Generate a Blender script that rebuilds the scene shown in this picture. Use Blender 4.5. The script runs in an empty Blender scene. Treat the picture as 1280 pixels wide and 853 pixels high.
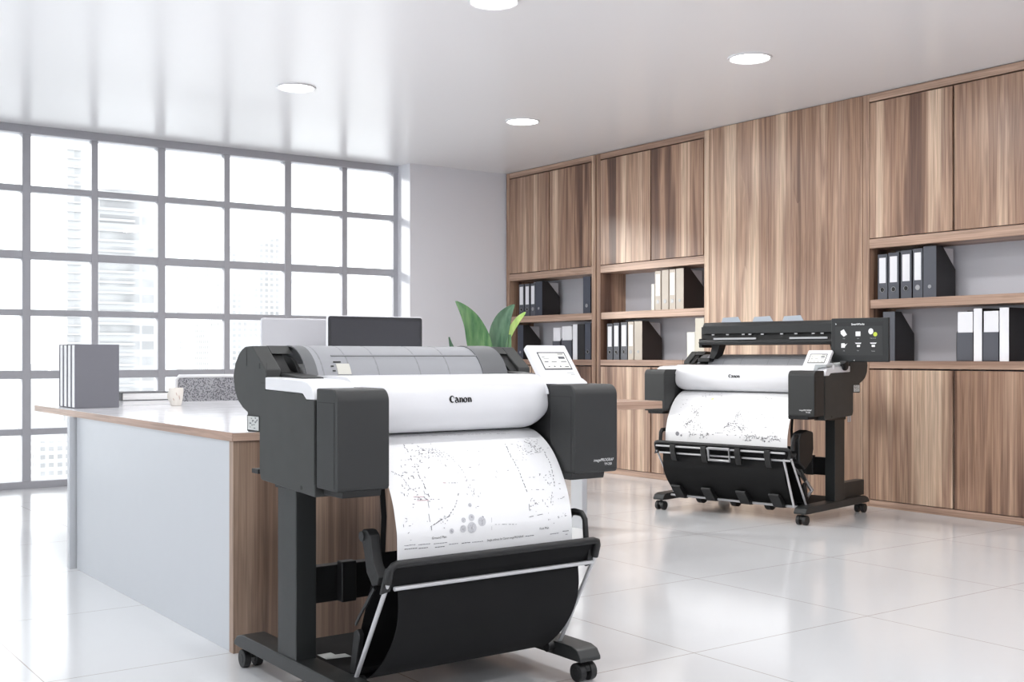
import bpy, bmesh, math, random
from mathutils import Vector, Matrix
sc = bpy.context.scene
COL = sc.collection
PI = math.pi
random.seed(7)

# ------------------------------------------------------------------ materials
def lin(c):
    c /= 255.0
    return c / 12.92 if c <= .04045 else ((c + .055) / 1.055) ** 2.4
def rgb(r, g, b): return (lin(r), lin(g), lin(b), 1)
MC = {}
def mat(name, col, rough=.5, metal=0, spec=.5, coat=0, alpha=1, emit=None):
    if name in MC: return MC[name]
    m = bpy.data.materials.new(name); m.use_nodes = True
    nt = m.node_tree; p = nt.nodes['Principled BSDF']
    p.inputs['Base Color'].default_value = col
    p.inputs['Roughness'].default_value = rough
    p.inputs['Metallic'].default_value = metal
    p.inputs['Specular IOR Level'].default_value = spec
    p.inputs['Coat Weight'].default_value = coat
    p.inputs['Alpha'].default_value = alpha
    # slight procedural variation of gloss so that surfaces do not look sterile
    tc = nt.nodes.new('ShaderNodeTexCoord'); n = nt.nodes.new('ShaderNodeTexNoise')
    n.inputs['Scale'].default_value = 14; n.inputs['Detail'].default_value = 3
    mr = nt.nodes.new('ShaderNodeMapRange')
    mr.inputs['To Min'].default_value = max(0, rough - .04); mr.inputs['To Max'].default_value = min(1, rough + .04)
    nt.links.new(tc.outputs['Object'], n.inputs['Vector']); nt.links.new(n.outputs['Fac'], mr.inputs['Value'])
    nt.links.new(mr.outputs['Result'], p.inputs['Roughness'])
    if emit:
        p.inputs['Emission Color'].default_value = emit[0]; p.inputs['Emission Strength'].default_value = emit[1]
    MC[name] = m
    return m

def wood(name, axis, stops, band=6.0, grain=90.0, rough=.38, seedoff=0.0):
    """stripy walnut veneer; axis = direction of the grain"""
    m = bpy.data.materials.new(name); m.use_nodes = True
    nt = m.node_tree; N = nt.nodes; Lk = nt.links; p = N['Principled BSDF']
    tc = N.new('ShaderNodeTexCoord'); oi = N.new('ShaderNodeObjectInfo')
    off = N.new('ShaderNodeVectorMath'); off.operation = 'MULTIPLY_ADD'
    sv = N.new('ShaderNodeCombineXYZ')
    for i in range(3): Lk.new(oi.outputs['Random'], sv.inputs[i])
    off.inputs[1].default_value = (7.3, 5.1, 3.7)
    Lk.new(sv.outputs[0], off.inputs[0]); Lk.new(tc.outputs['Object'], off.inputs[2])
    def noise(sc_along, sc_across, detail, dist=0.0, shift=0.0):
        mp = N.new('ShaderNodeMapping')
        s = [sc_across] * 3; s['XYZ'.index(axis)] = sc_along
        mp.inputs['Scale'].default_value = s; mp.inputs['Location'].default_value = (shift + seedoff,) * 3
        n = N.new('ShaderNodeTexNoise'); n.inputs['Scale'].default_value = 1
        n.inputs['Detail'].default_value = detail; n.inputs['Distortion'].default_value = dist
        Lk.new(off.outputs[0], mp.inputs['Vector']); Lk.new(mp.outputs['Vector'], n.inputs['Vector'])
        return n
    nb = noise(.22, band, 3.0, .25)
    ramp = N.new('ShaderNodeValToRGB'); e = ramp.color_ramp.elements
    e[0].position = stops[0][0]; e[0].color = rgb(*stops[0][1])
    e[1].position = stops[-1][0]; e[1].color = rgb(*stops[-1][1])
    for pos, c in stops[1:-1]:
        x = e.new(pos); x.color = rgb(*c)
    mpv = N.new('ShaderNodeMapping'); sv_ = [band * 1.25] * 3; sv_['XYZ'.index(axis)] = .04
    mpv.inputs['Scale'].default_value = sv_; mpv.inputs['Location'].default_value = (3.3 + seedoff,) * 3
    vo = N.new('ShaderNodeTexVoronoi'); vo.inputs['Scale'].default_value = 1
    wob = N.new('ShaderNodeMix'); wob.data_type = 'VECTOR'; wob.inputs['Factor'].default_value = .03
    nwb = noise(.5, 3.0, 2.0, 0, 5.0)
    Lk.new(off.outputs[0], wob.inputs['A']); Lk.new(nwb.outputs['Color'], wob.inputs['B'])
    Lk.new(wob.outputs['Result'], mpv.inputs['Vector']); Lk.new(mpv.outputs['Vector'], vo.inputs['Vector'])
    vs_ = N.new('ShaderNodeSeparateColor'); Lk.new(vo.outputs['Color'], vs_.inputs[0])
    ma = N.new('ShaderNodeMath'); ma.operation = 'MULTIPLY_ADD'; ma.inputs[1].default_value = .15; ma.inputs[2].default_value = -.075
    Lk.new(vs_.outputs[0], ma.inputs[0])
    mb2 = N.new('ShaderNodeMath'); mb2.operation = 'ADD'; Lk.new(nb.outputs['Fac'], mb2.inputs[0]); Lk.new(ma.outputs[0], mb2.inputs[1])
    Lk.new(mb2.outputs[0], ramp.inputs['Fac'])
    ng = noise(1.6, grain, 5.0, .8, 11.0)
    r2 = N.new('ShaderNodeValToRGB'); r2.color_ramp.elements[0].position = .36; r2.color_ramp.elements[1].position = .62
    r2.color_ramp.elements[0].color = (.60, .56, .54, 1); r2.color_ramp.elements[1].color = (1.05, 1.05, 1.05, 1)
    Lk.new(ng.outputs['Fac'], r2.inputs['Fac'])
    mx = N.new('ShaderNodeMix'); mx.data_type = 'RGBA'; mx.blend_type = 'MULTIPLY'; mx.inputs['Factor'].default_value = .65
    Lk.new(ramp.outputs['Color'], mx.inputs['A']); Lk.new(r2.outputs['Color'], mx.inputs['B'])
    # cathedral figure: long stretched rings
    nw = noise(.9, 16.0, 2.0, 1.6, 29.0)
    mth = N.new('ShaderNodeMath'); mth.operation = 'MULTIPLY'; mth.inputs[1].default_value = 26
    sn = N.new('ShaderNodeMath'); sn.operation = 'SINE'
    Lk.new(nw.outputs['Fac'], mth.inputs[0]); Lk.new(mth.outputs[0], sn.inputs[0])
    r3 = N.new('ShaderNodeMapRange'); r3.inputs['From Min'].default_value = -1; r3.inputs['To Min'].default_value = .88; r3.inputs['To Max'].default_value = 1.03
    Lk.new(sn.outputs[0], r3.inputs['Value'])
    m3 = N.new('ShaderNodeMix'); m3.data_type = 'RGBA'; m3.blend_type = 'MULTIPLY'; m3.inputs['Factor'].default_value = 1
    Lk.new(mx.outputs['Result'], m3.inputs['A']); Lk.new(r3.outputs['Result'], m3.inputs['B'])
    # dark mineral streaks
    nk = noise(.7, 22.0, 4.0, .6, 47.0)
    rk = N.new('ShaderNodeMapRange'); rk.inputs['From Min'].default_value = .66; rk.inputs['From Max'].default_value = .76; rk.inputs['To Min'].default_value = 1; rk.inputs['To Max'].default_value = .55
    Lk.new(nk.outputs['Fac'], rk.inputs['Value'])
    m4 = N.new('ShaderNodeMix'); m4.data_type = 'RGBA'; m4.blend_type = 'MULTIPLY'; m4.inputs['Factor'].default_value = 1
    Lk.new(m3.outputs['Result'], m4.inputs['A']); Lk.new(rk.outputs['Result'], m4.inputs['B'])
    Lk.new(m4.outputs['Result'], p.inputs['Base Color'])
    p.inputs['Roughness'].default_value = rough
    bp = N.new('ShaderNodeBump'); bp.inputs['Strength'].default_value = .08; bp.inputs['Distance'].default_value = .002
    Lk.new(ng.outputs['Fac'], bp.inputs['Height']); Lk.new(bp.outputs['Normal'], p.inputs['Normal'])
    return m
WST = [(.30, (100, 74, 62)), (.38, (128, 98, 82)), (.43, (178, 144, 120)), (.48, (152, 120, 101)), (.53, (190, 158, 134)), (.57, (164, 132, 113)), (.62, (210, 181, 156)), (.70, (222, 196, 172))]
W_V = wood('walnut_vertical', 'Z', WST)
W_Y = wood('walnut_along_wall', 'Y', [(.3, (150, 120, 104)), (.5, (182, 151, 131)), (.7, (202, 172, 152))], band=14, grain=120)
W_P = wood('walnut_big_panel', 'Z', WST, band=5.2, seedoff=4.3)
W_X = wood('walnut_desk_edge', 'X', [(.3, (158, 128, 112)), (.5, (190, 160, 142)), (.7, (210, 184, 166))], band=20, grain=140)
W_D = wood('walnut_desk_end', 'Z', [(.3, (104, 84, 72)), (.5, (150, 125, 108)), (.7, (186, 162, 143))], band=11)

WHITE = mat('white_paint', rgb(238, 238, 241), .55)
WALLM = mat('grey_white_wall', rgb(226, 227, 233), .6)
DARK = mat('printer_dark_plastic', rgb(35, 36, 36), .45)
DARK2 = mat('printer_plastic_lit_side', rgb(48, 49, 48), .52)  # same dark plastic, colour lightened for the light falling on the sides
DARKER = mat('printer_black_plastic', rgb(17, 17, 18), .5)
STAND = mat('stand_dark_metal', rgb(36, 38, 38), .42)
GROOVE = mat('panel_gap_black', rgb(16, 16, 16), .6)
PWHITE = mat('printer_white_plastic', rgb(218, 218, 221), .3)
CLOTH = mat('basket_black_cloth', rgb(22, 22, 23), .8, spec=.2)
SILVER = mat('silver_rod', rgb(196, 196, 198), .42, metal=.45)
RUBBER = mat('caster_rubber', rgb(28, 28, 29), .5)
PAPER = mat('plotter_paper', rgb(232, 232, 233), .6)
INK = mat('printed_ink', rgb(86, 86, 92), .7)
INKL = mat('printed_ink_light', rgb(138, 138, 144), .7)
INKP = mat('printed_ink_pink', rgb(190, 150, 155), .7)
BLACKINK = mat('black_lettering', rgb(12, 12, 12), .4)
WHITEINK = mat('white_lettering', rgb(235, 235, 235), .5)
STEEL = mat('galvanised_steel', rgb(170, 170, 172), .35, metal=.7)
LABELM = mat('sticker_grey', rgb(190, 192, 190), .6)

def smoke():
    m = bpy.data.materials.new('smoked_cover'); m.use_nodes = True
    nt = m.node_tree; p = nt.nodes['Principled BSDF']
    p.inputs['Base Color'].default_value = rgb(158, 159, 163)
    p.inputs['Roughness'].default_value = .55; p.inputs['Specular IOR Level'].default_value = .25
    p.inputs['Alpha'].default_value = .86
    return m
SMOKE = smoke()
SMOKED = mat('smoked_cover_end', rgb(104, 105, 107), .55, spec=.25)

# ------------------------------------------------------------------ mesh helper
class MB:
    def __init__(s): s.v = []; s.f = []; s.mi = []; s.m = 0
    def add(s, vs, fs):
        n = len(s.v); s.v += [tuple(v) for v in vs]; s.f += [tuple(n + i for i in f) for f in fs]; s.mi += [s.m] * len(fs); return s
    def box(s, x0, x1, y0, y1, z0, z1):
        vs = [(x, y, z) for x in (x0, x1) for y in (y0, y1) for z in (z0, z1)]
        return s.add(vs, [(0, 1, 3, 2), (4, 6, 7, 5), (0, 4, 5, 1), (2, 3, 7, 6), (0, 2, 6, 4), (1, 5, 7, 3)])
    def prism(s, prof, a, b, axis='x'):
        """closed outline extruded along an axis; prof pairs are the other two axes in order"""
        def P(u, v, w):
            return {'x': (w, u, v), 'y': (u, w, v), 'z': (u, v, w)}[axis]
        n = len(prof)
        vs = [P(u, v, a) for u, v in prof] + [P(u, v, b) for u, v in prof]
        fs = [tuple(range(n)), tuple(range(2 * n - 1, n - 1, -1))] + [(i, n + i, n + (i + 1) % n, (i + 1) % n) for i in range(n)]
        return s.add(vs, fs)
    def sheet(s, prof, x0, x1, th=.001):
        """open (y,z) profile as a thin bent sheet of thickness th"""
        nn = []
        for i in range(len(prof)):
            a = prof[max(0, i - 1)]; b = prof[min(len(prof) - 1, i + 1)]
            dy, dz = b[0] - a[0], b[1] - a[1]; L = math.hypot(dy, dz) or 1
            nn.append((dz / L, -dy / L))
        back = [(p[0] - n[0] * th, p[1] - n[1] * th) for p, n in zip(prof, nn)]
        return s.prism(list(prof) + back[::-1], x0, x1) if False else s._strip(prof, back, x0, x1)
    def _strip(s, A, B, x0, x1):
        n = len(A)
        vs = [(x0, *p) for p in A] + [(x1, *p) for p in A] + [(x0, *p) for p in B] + [(x1, *p) for p in B]
        fs = []
        for i in range(n - 1):
            fs += [(i, i + 1, n + i + 1, n + i), (2 * n + i, 3 * n + i, 3 * n + i + 1, 2 * n + i + 1),
                   (i, 2 * n + i, 2 * n + i + 1, i + 1), (n + i, n + i + 1, 3 * n + i + 1, 3 * n + i)]
        fs += [(0, n, 3 * n, 2 * n), (n - 1, 3 * n - 1, 4 * n - 1, 2 * n - 1)]
        return s.add(vs, fs)
    def tube(s, pts, r, seg=12, flat=1.0):
        pts = [Vector(p) for p in pts]; rings = []; prev = None
        for i, p in enumerate(pts):
            d = (pts[min(i + 1, len(pts) - 1)] - pts[max(i - 1, 0)]).normalized()
            if prev is None:
                u = d.orthogonal().normalized()
            else:
                u = (prev - d * prev.dot(d)).normalized()
            prev = u; w = d.cross(u)
            rr = r[i] if isinstance(r, (list, tuple)) else r
            rings.append([p + (u * math.cos(2 * PI * k / seg) + w * math.sin(2 * PI * k / seg) * flat) * rr for k in range(seg)])
        vs = [v for rg in rings for v in rg]; fs = []
        for i in range(len(pts) - 1):
            for k in range(seg):
                a = i * seg + k; b = i * seg + (k + 1) % seg
                fs.append((a, b, b + seg, a + seg))
        fs += [tuple(range(seg - 1, -1, -1)), tuple(len(vs) - seg + k for k in range(seg))]
        return s.add(vs, fs)
    def cyl(s, c, axis, r, h0, h1, seg=24):
        c = Vector(c); a = {'x': Vector((1, 0, 0)), 'y': Vector((0, 1, 0)), 'z': Vector((0, 0, 1))}[axis]
        return s.tube([c + a * h0, c + a * h1], r, seg)
    def lathe(s, c, prof, seg=32):
        vs = [(c[0] + r * math.cos(2 * PI * k / seg), c[1] + r * math.sin(2 * PI * k / seg), c[2] + z) for r, z in prof for k in range(seg)]
        fs = []
        for i in range(len(prof) - 1):
            for k in range(seg):
                a = i * seg + k; b = i * seg + (k + 1) % seg; fs.append((a, b, b + seg, a + seg))
        fs += [tuple(range(seg - 1, -1, -1)), tuple(len(vs) - seg + k for k in range(seg))]
        return s.add(vs, fs)
    def build(s, name, material, parent=None, bevel=0, smooth=40, seg=2, label=None):
        me = bpy.data.meshes.new(name); me.from_pydata(s.v, [], s.f); 
        ms = material if isinstance(material, (list, tuple)) else [material]
        for m_ in ms: me.materials.append(m_)
        for p_, i_ in zip(me.polygons, s.mi): p_.material_index = i_
        bm = bmesh.new(); bm.from_mesh(me); bmesh.ops.recalc_face_normals(bm, faces=bm.faces); bm.to_mesh(me); bm.free()
        me.update()
        if smooth:
            me.polygons.foreach_set('use_smooth', [True] * len(me.polygons))
            me.set_sharp_from_angle(angle=math.radians(smooth))
        o = bpy.data.objects.new(name, me); COL.objects.link(o); o.parent = parent
        if bevel:
            b = o.modifiers.new('bevel', 'BEVEL'); b.width = bevel; b.segments = seg; b.limit_method = 'ANGLE'; b.angle_limit = math.radians(35)
            b.harden_normals = bool(smooth)
        if label: o['label'] = label
        return o

def tag(o, label, cat, group=None, kind=None):
    o['label'] = label; o['category'] = cat
    if group: o['group'] = group
    if kind: o['kind'] = kind
    return o
def thing(name, label, cat, loc=(0, 0, 0), rz=0, group=None):
    o = bpy.data.objects.new(name, None); COL.objects.link(o); o.empty_display_size = .1
    o.location = loc; o.rotation_euler = (0, 0, rz)
    return tag(o, label, cat, group)
def struct(o): o['kind'] = 'structure'; return o

def text_mesh(txt, size, bold=0.0, shear=0.0, sx=1.0):
    cu = bpy.data.curves.new('txt', 'FONT'); cu.body = txt; cu.size = size; cu.offset = bold; cu.shear = shear
    cu.align_x = 'CENTER'; cu.align_y = 'CENTER'; cu.resolution_u = 4
    ob = bpy.data.objects.new('txt', cu); COL.objects.link(ob)
    bpy.context.view_layer.update()
    me = bpy.data.meshes.new_from_object(ob.evaluated_get(bpy.context.evaluated_depsgraph_get()))
    vs = [(v.co.x * sx, v.co.y) for v in me.vertices]; fs = [tuple(p.vertices) for p in me.polygons]
    bpy.data.objects.remove(ob); bpy.data.curves.remove(cu); bpy.data.meshes.remove(me)
    return vs, fs

class Surf:
    """curved sheet: (x, t) with t the arc length down a (y,z) profile"""
    def __init__(s, prof, off, t0=0): s.p = prof; s.off = off; s.t0 = t0
    def at(s, x, t):
        acc = 0; t = t + s.t0
        for i, (a, b) in enumerate(zip(s.p, s.p[1:])):
            L = math.hypot(b[0] - a[0], b[1] - a[1])
            if acc + L >= t or i == len(s.p) - 2:
                k = (t - acc) / L; n = ((b[1] - a[1]) / L, -(b[0] - a[0]) / L)
                return (x, a[0] + (b[0] - a[0]) * k + n[0] * s.off, a[1] + (b[1] - a[1]) * k + n[1] * s.off)
            acc += L
    def quad(s, mb, x, t, w, h, ang=0):
        c, sn = math.cos(ang), math.sin(ang)
        pts = [s.at(x + a * c - b * sn, t + a * sn + b * c) for a, b in ((-w / 2, -h / 2), (w / 2, -h / 2), (w / 2, h / 2), (-w / 2, h / 2))]
        mb.add(pts, [(0, 1, 2, 3)])
    def line(s, mb, p, q, w):
        L = math.hypot(q[0] - p[0], q[1] - p[1]); n = max(1, int(L / .02))
        for i in range(n):
            a = [p[j] + (q[j] - p[j]) * i / n for j in (0, 1)]; b = [p[j] + (q[j] - p[j]) * (i + 1) / n for j in (0, 1)]
            s.quad(mb, (a[0] + b[0]) / 2, (a[1] + b[1]) / 2, L / n, w, math.atan2(q[1] - p[1], q[0] - p[0]))
    def disc(s, mb, x, t, r, n=14):
        pts = [s.at(x + r * math.cos(2 * PI * k / n), t + r * math.sin(2 * PI * k / n)) for k in range(n)]
        mb.add(pts, [tuple(range(n))])

# heavy serif lettering of the maker's mark, drawn as strokes of changing width
def strokes_logo():
    def arc(cx, cy, rx, ry, a0, a1, w0, wm, w1, n=14):
        out = []
        for i in range(n + 1):
            k = i / n; a = math.radians(a0 + (a1 - a0) * k)
            w = w0 + (wm - w0) * k * 2 if k < .5 else wm + (w1 - wm) * (k - .5) * 2
            out.append((cx + rx * math.cos(a), cy + ry * math.sin(a), w))
        return out
    S = []
    def letter(x, sts):
        for st in sts: S.append([(x + px, py, w) for px, py, w in st])
    C = [arc(.50, .47, .36, .42, 62, 300, .03, .20, .03), [(.66, .86, .04), (.74, .74, .05), (.80, .56, .02)]]
    a = [[(.08, .60, .02), (.22, .66, .11), (.42, .56, .14), (.50, .34, .15), (.56, .10, .14), (.70, .02, .03)], arc(.30, .17, .20, .17, 60, 300, .03, .11, .03, 10)]
    n = [[(.02, .64, .02), (.16, .60, .12), (.18, .30, .15), (.18, .0, .15)], [(.22, .46, .04), (.38, .62, .06), (.52, .54, .13), (.56, .28, .15), (.58, .06, .15), (.66, .02, .03)]]
    o = [arc(.32, .32, .24, .30, -70, 110, .04, .15, .04, 10), arc(.32, .32, .24, .30, 110, 290, .04, .15, .04, 10)]
    letter(0, C); letter(.86, a); letter(1.58, n); letter(2.28, o); letter(2.98, n)
    return S, 3.66

def logo(surf, xc, tc, width, mb):
    S, W = strokes_logo(); k = width / W
    for st in S:
        P = []
        for i, (x, y, w) in enumerate(st):
            w = w * 1.5 + .055
            a = st[max(0, i - 1)]; b = st[min(len(st) - 1, i + 1)]
            dx, dy = b[0] - a[0], b[1] - a[1]; L = math.hypot(dx, dy) or 1
            P.append(((x - dy / L * w / 2, y + dx / L * w / 2), (x + dy / L * w / 2, y - dx / L * w / 2)))
        f = lambda q: surf.at(xc + (q[0] - W / 2) * k, tc - (q[1] - .4) * k)
        vs = [f(q) for pr in P for q in pr]
        mb.add(vs, [(2 * i, 2 * i + 1, 2 * i + 3, 2 * i + 2) for i in range(len(P) - 1)])

# ------------------------------------------------------------------ room shell
CEIL = 2.757; XW = 6.43; YW = 9.20; YP = 8.985; X0 = -2.6; Y0 = -3.2

def floor_mat():
    m = bpy.data.materials.new('polished_floor_tiles'); m.use_nodes = True
    nt = m.node_tree; N = nt.nodes; Lk = nt.links; p = N['Principled BSDF']
    tc = N.new('ShaderNodeTexCoord'); sp = N.new('ShaderNodeSeparateXYZ'); Lk.new(tc.outputs['Object'], sp.inputs[0])
    def seam(out, off, period, w):
        a = N.new('ShaderNodeMath'); a.operation = 'ADD'; a.inputs[1].default_value = -off + 100 * period + period / 2
        b = N.new('ShaderNodeMath'); b.operation = 'MODULO'; b.inputs[1].default_value = period
        c = N.new('ShaderNodeMath'); c.operation = 'SUBTRACT'; c.inputs[1].default_value = period / 2
        d = N.new('ShaderNodeMath'); d.operation = 'ABSOLUTE'
        e = N.new('ShaderNodeMath'); e.operation = 'LESS_THAN'; e.inputs[1].default_value = w
        Lk.new(out, a.inputs[0]); Lk.new(a.outputs[0], b.inputs[0]); Lk.new(b.outputs[0], c.inputs[0]); Lk.new(c.outputs[0], d.inputs[0]); Lk.new(d.outputs[0], e.inputs[0])
        return e
    sx = seam(sp.outputs['X'], 3.71, .935, .0022); sy = seam(sp.outputs['Y'], 3.70, .92, .0022)
    mxm = N.new('ShaderNodeMath'); mxm.operation = 'MAXIMUM'; Lk.new(sx.outputs[0], mxm.inputs[0]); Lk.new(sy.outputs[0], mxm.inputs[1])
    n = N.new('ShaderNodeTexNoise'); n.inputs['Scale'].default_value = .8; n.inputs['Detail'].default_value = 4
    Lk.new(tc.outputs['Object'], n.inputs['Vector'])
    r = N.new('ShaderNodeValToRGB'); r.color_ramp.elements[0].color = rgb(205, 206, 208); r.color_ramp.elements[1].color = rgb(213, 214, 216)
    Lk.new(n.outputs['Fac'], r.inputs['Fac'])
    mx = N.new('ShaderNodeMix'); mx.data_type = 'RGBA'; mx.inputs['B'].default_value = rgb(165, 158, 152)
    Lk.new(mxm.outputs[0], mx.inputs['Factor']); Lk.new(r.outputs['Color'], mx.inputs['A']); Lk.new(mx.outputs['Result'], p.inputs['Base Color'])
    p.inputs['Roughness'].default_value = .13; p.inputs['Specular IOR Level'].default_value = .38
    return m
def ceil_mat():
    m = bpy.data.materials.new('satin_white_ceiling'); m.use_nodes = True
    nt = m.node_tree; p = nt.nodes['Principled BSDF']
    n = nt.nodes.new('ShaderNodeTexNoise'); n.inputs['Scale'].default_value = 1.5
    r = nt.nodes.new('ShaderNodeValToRGB'); r.color_ramp.elements[0].color = rgb(236, 236, 238); r.color_ramp.elements[1].color = rgb(239, 239, 241)
    nt.links.new(n.outputs['Fac'], r.inputs['Fac']); nt.links.new(r.outputs['Color'], p.inputs['Base Color'])
    p.inputs['Roughness'].default_value = .24; p.inputs['Specular IOR Level'].default_value = .13
    return m
struct(MB().box(X0 - .2, 7.2, Y0 - .2, YW + .25, -.15, 0).build('floor', floor_mat(), smooth=0))
LAMPS = [(x, y) for x in (-.42, 1.41, 3.245, 5.08) for y in (-2.1, .14, 2.385, 4.63, 6.875) if not (x < 2 and y > 6)]
struct(MB().box(X0 - .2, 7.2, Y0 - .2, YW + .25, CEIL, CEIL + .15).build('ceiling', ceil_mat(), smooth=0))
struct(MB().box(5.365, 7.2, YP, YW + .25, 0, CEIL).build('wall_back', WALLM, smooth=0))
struct(MB().box(6.85, 7.2, Y0 - .2, YP, 0, CEIL).build('wall_right', WALLM, smooth=0))
struct(MB().box(X0 - .2, 7.2, Y0 - .2, Y0, 0, CEIL).build('wall_front', WHITE, smooth=0))
struct(MB().box(X0 - .2, X0, Y0, -1.2, 0, CEIL).box(X0 - .2, X0, -1.2, YW + .25, 0, .03).build('wall_left', WHITE, smooth=0))

FRAME = mat('window_frame_grey', rgb(168, 168, 174), .45)
def glass():
    m = bpy.data.materials.new('window_glass'); m.use_nodes = True
    nt = m.node_tree; nt.nodes.remove(nt.nodes['Principled BSDF'])
    t = nt.nodes.new('ShaderNodeBsdfTransparent'); g = nt.nodes.new('ShaderNodeBsdfGlossy'); g.inputs['Roughness'].default_value = .02
    f = nt.nodes.new('ShaderNodeFresnel'); f.inputs['IOR'].default_value = 1.45
    x = nt.nodes.new('ShaderNodeMixShader'); t.inputs['Color'].default_value = (.97, .98, .98, 1)
    nt.links.new(f.outputs[0], x.inputs['Fac']); nt.links.new(t.outputs[0], x.inputs[1]); nt.links.new(g.outputs[0], x.inputs[2])
    nt.links.new(x.outputs[0], nt.nodes['Material Output'].inputs['Surface'])
    return m
GLASS = glass()
mb = MB()
mull = [5.345 - .0] + [4.818, 4.268, 3.714, 3.158, 2.628, 2.122] + [2.122 - .545 * k for k in range(1, 5)]
WL = 2.122 - .545 * 4
struct(MB().box(X0 - .2, WL, YW - .01, YW + .25, 0, CEIL).build('wall_back', WHITE, smooth=0))  # added wall out of view, put in to keep sun off the desk
for i, x in enumerate(mull):
    w = .026 if i == 0 else (.031 if i % 2 == 0 else .025)
    d = .10 if i % 2 == 0 else .07
    mb.box(x - w, x + w, YW, YW + d, 0, CEIL)
for i, z in enumerate((2.278, 1.773, 1.335, .862, .427)):
    w = .031 if i % 2 else .024
    mb.box(WL, 5.365, YW + .004, YW + .08, z - w, z + w)
mb.box(WL, 5.365, YW - .012, YW + .12, CEIL - .062, CEIL).box(WL, 5.365, YW - .012, YW + .12, 0, .052)
win = struct(mb.build('window_1', FRAME, smooth=0, bevel=.003))
MB().box(WL, 5.345, YW + .035, YW + .043, .03, CEIL - .03).build('window_glass', GLASS, win, smooth=0)
mb = MB()
for k in range(20):
    y = -1.2 + .545 * k
    mb.box(X0 - .10, X0, y - .026, y + .026, 0, CEIL)
for z in (2.278, 1.773, 1.335, .862, .427): mb.box(X0 - .08, X0 - .004, -1.2, YW, z - .026, z + .026)
mb.box(X0 - .12, X0 + .01, -1.2, YW, CEIL - .062, CEIL).box(X0 - .12, X0 + .01, -1.2, YW, .03, .07)
win2 = struct(mb.build('window_2', FRAME, smooth=0))
MB().box(X0 - .05, X0 - .042, -1.2, YW, .05, CEIL - .03).build('window_glass', GLASS, win2, smooth=0)

# ceiling lamps
LAMPM = mat('lamp_diffuser', (1, 1, 1, 1), .5, emit=((1, .985, .96, 1), 9.0))
LAMPR = mat('lamp_ring', rgb(225, 225, 228), .4)
lname = {(3.245, 4.63): 'round recessed ceiling downlight cut by the top edge of the photo', (3.245, 6.875): 'round ceiling downlight nearest the window wall, left of the middle',
         (5.08, 4.63): 'round ceiling downlight at the right, in front of the tall wood panel', (5.08, 6.875): 'small round ceiling downlight furthest back beside the cabinets'}
proto = None
for (x, y) in LAMPS:
    known = (x, y) in lname
    t = thing('ceiling_downlight', lname.get((x, y), 'round ceiling downlight behind or beside the viewpoint, outside the photo'), 'ceiling light', (x, y, CEIL), 0, 'round downlights in the ceiling')
    if proto is None:
        a = MB().lathe((0, 0, 0), [(.113, 0), (.113, -.006), (.1185, -.010), (.128, -.008), (.130, 0)]).build('trim_ring', LAMPR, t)
        b = MB().lathe((0, 0, 0), [(.0, -.004), (.112, -.004), (.112, -.001), (0, -.001)]).build('diffuser', LAMPM, t)
        proto = (a, b)
    else:
        for q in proto:
            c = q.copy(); COL.objects.link(c); c.parent = t
    if y > 2 or True:
        ld = bpy.data.lights.new('lamp_light', 'AREA'); ld.shape = 'DISK'; ld.size = .2; ld.energy = 8.5; ld.color = (1, 1, 1)
        lo = bpy.data.objects.new('lamp_light', ld); COL.objects.link(lo); lo.parent = t; lo.location = (0, 0, -.012)

# ------------------------------------------------------------------ cabinets
BACKM = mat('cabinet_back_white', rgb(206, 207, 214), .5)
TOPF = 2.703
def bay(y1, y0, ymid, label):
    """y1 far side, y0 near side (inner edges of the frame posts)"""
    t = thing('wall_cabinet', label, 'cabinet', (XW, y0, 0), 0)
    D = .37; L = y1 - y0; F = .0; mid = ymid - y0
    for ya, yb in ((-.052, 0), (L, L + .052)): MB().box(0, D, ya, yb, 0, CEIL - .004).build('side_board', W_V, t, bevel=.002, smooth=0)
    for za, zb in ((TOPF, CEIL - .004), (1.722, 1.785), (.922, .972), (0, .045)): MB().box(0, D, 0, L, za, zb).build('frame_rail', W_Y, t, bevel=.002, smooth=0)
    MB().box(.006, .29, .0, L, 1.322, 1.380).build('shelf', W_Y, t, bevel=.002, smooth=0)
    MB().box(.29, .31, .0, L, .972, 1.722).build('back_panel', BACKM, t, smooth=0)
    for (za, zb, nm) in ((1.785, TOPF, 'door'), (.045, .922, 'door')):
        for (a, b) in ((0, mid), (mid, L)):
            MB().box(-.004, .016, a + .007, b - .007, za + .005, zb - .010).build(nm, W_V, t, bevel=.0012, smooth=0)
    return t
bay(8.912, 7.690, 8.287, 'walnut wall cabinet bay furthest back, beside the grey wall, four doors and two open shelves')
bay(7.570, 6.330, 6.931, 'walnut wall cabinet bay in the middle with beige binders on its shelves')
bay(4.803, 3.550, 4.176, 'walnut wall cabinet bay at the right edge, right of the tall plain panel')
t = thing('wall_panel', 'tall plain walnut panel between the cabinet bays, behind the far printer', 'wood panel', (XW, 4.855, 0))
MB().box(-.003, .02, .002, 6.272 - 4.855, .0, CEIL - .004).build('panel_face', W_P, t, bevel=.001, smooth=0)
MB().box(.02, .37, .002, 6.272 - 4.855, 0, CEIL - .004).build('panel_core', W_V, t, smooth=0)
t = thing('wall_panel', 'plain walnut panel beyond the right edge of the photo', 'wood panel', (XW, 1.2, 0))
MB().box(0, .37, 0, 3.493 - 1.2, 0, CEIL - .004).build('panel_face', W_P, t, smooth=0)

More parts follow.
